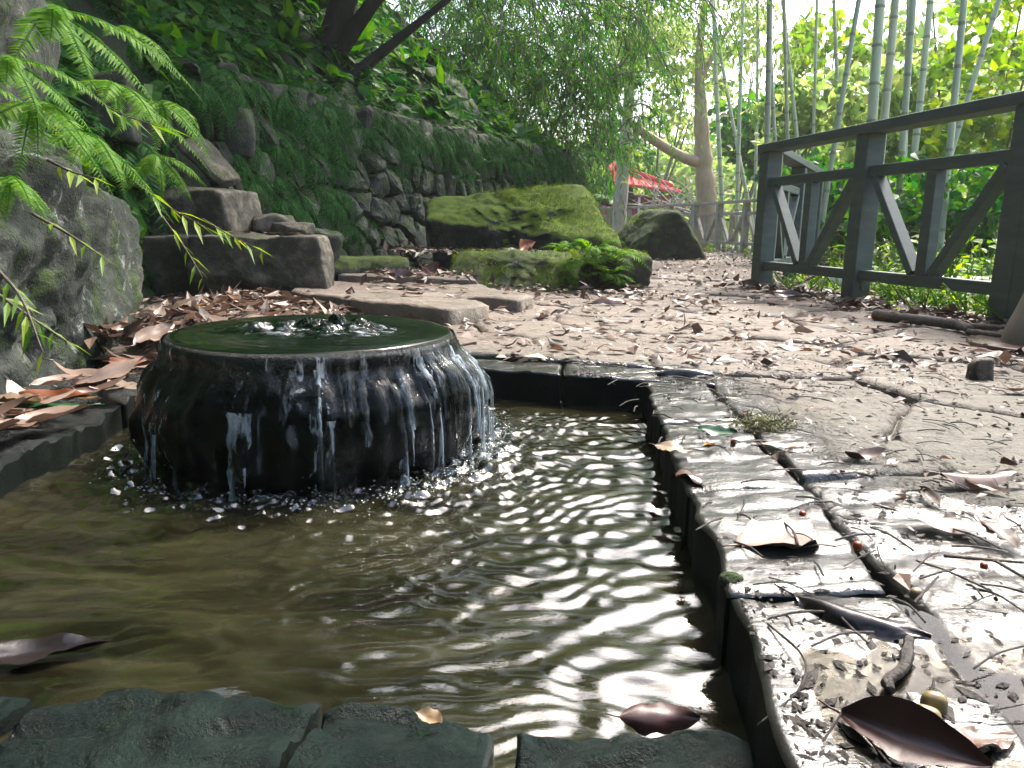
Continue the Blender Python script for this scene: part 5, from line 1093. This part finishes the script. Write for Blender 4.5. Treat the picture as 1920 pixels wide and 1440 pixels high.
M['puddle'] = water_mat('puddle_water', (.75, .72, .65), (.05, .045, .035), .12, .08, 60)
a_ = np.linspace(0, 2*pi, 60, endpoint=False); rr_ = 1+.25*fbm(np.stack([np.cos(a_)*1.5, np.sin(a_)*1.5, a_*0], -1), 3); V = [[.45, .66, 0]]
for t_ in (.33, .66, 1.0): V += [[.45+.17*t_*r0*cos(t), .66+.20*t_*r0*sin(t), 0] for r0, t in zip(rr_, a_)]
V = np.array(V); V[:, 2] = .0008; o = link('puddle', make_mesh('puddle', V, [np.array([(0, 1+j, 1+(j+1) % 60) for j in range(60)]), grid_faces(3, 60, True)+1], M['puddle'])); tag(o, kind='structure')
# ------------------------------------------------------------------ single leaves and finds near the camera
def one_leaf(name, label, p, L, rz, mt, w=.4, curl=.3, fold=.15, rot=(0, 0), seed=0, cat='leaf'):
    curl, fold = curl*.7, fold*.7
    v, f = dead_leaf(seed+300, L, w, curl, fold); rx_, ry = rot
    v = np.stack([v[:, 0], v[:, 1]*cos(rx_)-v[:, 2]*sin(rx_), v[:, 1]*sin(rx_)+v[:, 2]*cos(rx_)], 1); v = np.stack([v[:, 0]*cos(ry)+v[:, 2]*sin(ry), v[:, 1], -v[:, 0]*sin(ry)+v[:, 2]*cos(ry)], 1)
    v = np.stack([v[:, 0]*cos(rz)-v[:, 1]*sin(rz), v[:, 0]*sin(rz)+v[:, 1]*cos(rz), v[:, 2]], 1)+np.array(p); return single(name, label, cat, v, f, M[mt])
g = lambda x, y, z=.004: onz(x, y, z)
one_leaf('broad_leaf', 'large pale pinkish leaf flat on the wet rim of the pool', g(1455, 1005), .155, .55, 'leaf_pinkbrown', .62, .12, .08, seed=1)
one_leaf('drooping_leaf', 'big brown leaf folded over the right edge of the pool', g(1290, 905, -.02), .12, 1.75, 'leaf_brown', .55, -.6, -.3, (.5, .2), seed=2)
one_leaf('pale_leaf', 'small olive leaf with dark spots on the pool corner above the folded leaf', g(1262, 843, .01), .075, -.5, 'leaf_tan', .55, .1, .05, (.2, 0), seed=3)
one_leaf('green_leaf', 'glossy green leaf on the wet slabs', g(1345, 808, .012), .085, -.45, 'leaf_green', .42, .15, .1, (.5, 0), seed=4)
one_leaf('black_leaf', 'long wet black leaf curled on the rim at the lower right', g(1610, 1160, .006), .15, -.72, 'leaf_black', .28, -.3, -.5, (.3, 0), seed=5)
one_leaf('maroon_leaf', 'large dark maroon leaf curling up at the bottom right corner', g(1712, 1385, .010), .118, -.62, 'leaf_maroon', .40, -.35, .5, (.7, 0), seed=6)
one_leaf('floating_leaf', 'dark maroon leaf jutting from the water at the front edge of the pool', g(1235, 1352, -.075), .085, .0, 'leaf_maroon', .42, .1, -.35, (.6, 0), seed=7)
one_leaf('curled_leaf', 'tiny tan curled leaf on the front edge stones', g(805, 1352, -.062), .032, -.5, 'leaf_tan', .7, .8, .5, seed=8)
one_leaf('sunken_leaf', 'dark leaf half under water at the left of the pool', (-.585, .86, -.096), .16, .35, 'leaf_black', .36, .35, .3, seed=9)
one_leaf('grey_leaf', 'long wavy grey leaf on the slabs near the right edge', g(1830, 905, .006), .15, .1, 'leaf_pinkbrown', .3, .2, -.5, (.15, 0), seed=10)
one_leaf('folded_leaf', 'curled silvery leaf with upturned tip on the slabs', g(1620, 860, .006), .095, .25, 'leaf_pinkbrown', .42, .9, .3, seed=11)
one_leaf('torn_leaf', 'long torn pinkish leaf pointing right across the olive slab', g(1790, 985, .006), .17, -.35, 'leaf_pinkbrown', .3, .1, -.3, seed=12)
one_leaf('dark_curl', 'black curled leaf at the outer corner of the pool rim', g(1285, 705, .01), .17, -.12, 'leaf_black', .3, -.5, -.5, (.35, 0), seed=13)
one_leaf('rust_leaf', 'upturned dark brown leaf in the middle of the path', g(1140, 570, .01), .22, .1, 'leaf_brown', .4, -.8, -.6, seed=14)
one_leaf('orange_leaf', 'bright orange leaf lying by the fence foot', g(1655, 600, .01), .11, .0, 'leaf_orange', .4, .3, .2, seed=15)
one_leaf('orange_leaf', 'orange-brown leaf on the kerb below the upright slab', g(250, 685, .03), .13, .1, 'leaf_rust', .4, .5, .3, seed=16)
one_leaf('rust_leaf', 'long rust-red leaf on the left kerb', g(105, 745, .02), .16, .2, 'leaf_rust', .36, .3, .3, (.3, 0), seed=17)
one_leaf('tan_leaf', 'yellowish folded leaf on the left kerb', g(35, 757, .02), .10, .1, 'leaf_tan', .55, .4, .5, seed=18)
one_leaf('pale_leaf', 'long pale pink leaf standing against the slab beside the kerb', g(205, 700, .03), .20, .75, 'leaf_pinkbrown', .4, .2, .3, (.3, -.3), seed=19)
one_leaf('pale_leaf', 'broad pale leaf standing at the back left of the fountain', g(290, 630, .05), .17, 1.1, 'leaf_pinkbrown', .5, .2, .2, (.4, -.3), seed=20)
one_leaf('green_leaf', 'narrow dark green leaf along the left kerb', g(95, 765, .012), .24, .12, 'leaf_green', .14, .1, .2, seed=21)
one_leaf('brown_leaf', 'round brown leaf leaning on the middle fence post', g(1635, 560, .03), .17, .3, 'leaf_rust', .75, .5, .4, (.7, 0), seed=22)
one_leaf('brown_leaf', 'broad brown leaf left of the middle fence post', g(1475, 555, .03), .18, -.2, 'leaf_brown', .5, .5, .3, (.4, 0), seed=23)
one_leaf('red_leaf', 'upright reddish leaf on the ledge below the mossy boulder', ony(985, 468, 6.25), .24, 1.0, 'leaf_rust', .45, .8, .5, (.9, -.4), seed=24)
one_leaf('brown_leaf', 'tall upturned brown leaf at the left foot of the mossy ledge', ony(800, 515, 5.3), .24, .9, 'leaf_brown', .4, .8, .5, (.7, -.5), seed=25)
one_leaf('brown_leaf', 'crumpled brown leaf on the raised slabs', ony(750, 520, 5.0), .17, .3, 'leaf_brown', .6, .9, .6, (.5, 0), seed=26)
one_leaf('wet_leaf', 'glossy brown leaf lying in the puddle at the bottom right', g(1835, 1385, .006), .07, .1, 'leaf_brown', .5, .1, .1, seed=27)
one_leaf('orange_leaf', 'orange crumpled leaf beside the green leaf', g(1330, 838, .006), .028, .4, 'leaf_orange', .7, .9, .6, seed=28)
one_leaf('tan_leaf', 'tan leaf below the moss tuft', g(1465, 838, .006), .08, -.35, 'leaf_tan', .35, .2, .2, seed=29)
def blob(name, label, cat, p, h, mt, seed=0, rz=0.0, rough=.02):
    v, f = rock(p, h, rz=rz, seed=seed, n=12, boxy=False, cut=0, planes=[(x, 1.0) for x in ((1, 0, 0), (-1, 0, 0), (0, 1, 0), (0, -1, 0), (0, 0, 1), (0, 0, -1), (1, 1, 0), (-1, -1, 0), (1, -1, 0), (-1, 1, 0), (1, 0, 1), (-1, 0, 1), (0, 1, 1), (0, -1, 1))], sharp=6, rough=rough); return single(name, label, cat, v, f, M[mt])
blob('seed_pod', 'plump olive seed pod in the puddle, the farther of two', 'seed pod', g(1752, 1315, .010), (.0125, .009, .010), 'pod', 1, -.4); blob('seed_pod', 'plump olive seed pod in the puddle touching the maroon leaf', 'seed pod', g(1738, 1342, .010), (.014, .009, .010), 'pod', 2, -.6)
for x, y, s, lab in ((1608, 1022, .0068, 'orange berry at the joint beside the large pinkish leaf'), (1375, 828, .0062, 'orange berry next to the glossy green leaf'), (1505, 963, .0055, 'dark orange berry above the large pinkish leaf'), (1845, 1060, .005, 'red berry near the pale twigs at the right edge')): blob('berry', lab, 'berry', g(x, y, s*.8), (s, s, s*.9), 'berry', int(x))
blob('pebble', 'small wet dark pebble on the rim beside the pool edge', 'pebble', g(1372, 1092, -.004), (.019, .017, .015), 'dark_boulder', 4, .3, .12)
blob('pebble', 'tiny tan seed husk on the wet slabs at the lower right', 'seed husk', g(1718, 1112, .006), (.008, .007, .007), 'leaf_tan', 5)
mb = thing('moss_tuft', 'loose tuft of dry yellowish moss on the slabs', 'moss', g(1435, 795, 0)); n = 900; p = rng.normal(0, 1, (n, 3))*np.array((.035, .02, .012))+g(1435, 795, .014); v, f, a = cards(T_THIN, p, rdir(n), rdir(n), .022*rng.uniform(.5, 1.2, n)); part('moss_strands', v, f, M['mossball'], mb, False, a)
def stick(label, P, r0, r1, mt='twig', name='stick'):
    c = curve(P, 6); v, f = tube(c, np.linspace(r0, r1, len(c))*(1+.12*rng.normal(size=len(c))), 8); single(name, label, 'stick', v, f, M[mt])
stick('thick stick lying along the fence foot', [onz(1640, 590, .03), onz(1700, 597, .03), onz(1790, 608, .03), onz(1820, 618, .03)], .03, .02)
stick('pale stick pointing at the round post', [onz(1815, 611, .03), onz(1860, 613, .03), onz(1925, 620, .03)], .014, .011); stick('second pale stick below the first near the round post', [onz(1815, 622, .02), onz(1870, 628, .025), onz(1910, 634, .02)], .014, .010)
stick('thin pale forked twig on the olive slab at the right edge', [onz(1770, 1042, .006), onz(1840, 1048, .008), onz(1925, 1055, .006)], .003, .002); stick('side branch of pale twig at the right edge', [onz(1855, 1045, .007), onz(1890, 1065, .006), onz(1925, 1085, .006)], .0025, .002)
stick('thin dark curved stem at the lower right edge', [onz(1825, 1103, .005), onz(1870, 1115, .008), onz(1925, 1150, .005)], .0018, .0012, 'twig_dark'); stick('thin dark stem curving over the rim of the pool', [onz(1440, 1170, .006), onz(1505, 1230, .012), onz(1500, 1290, .01), onz(1420, 1360, -.01)], .0014, .001, 'twig_dark')
stick('greenish leaf stalk lying in the bright puddle', [onz(1705, 1195, .006), onz(1695, 1250, .01), onz(1665, 1275, .008), onz(1670, 1295, .006)], .006, .005, 'twig_dark')
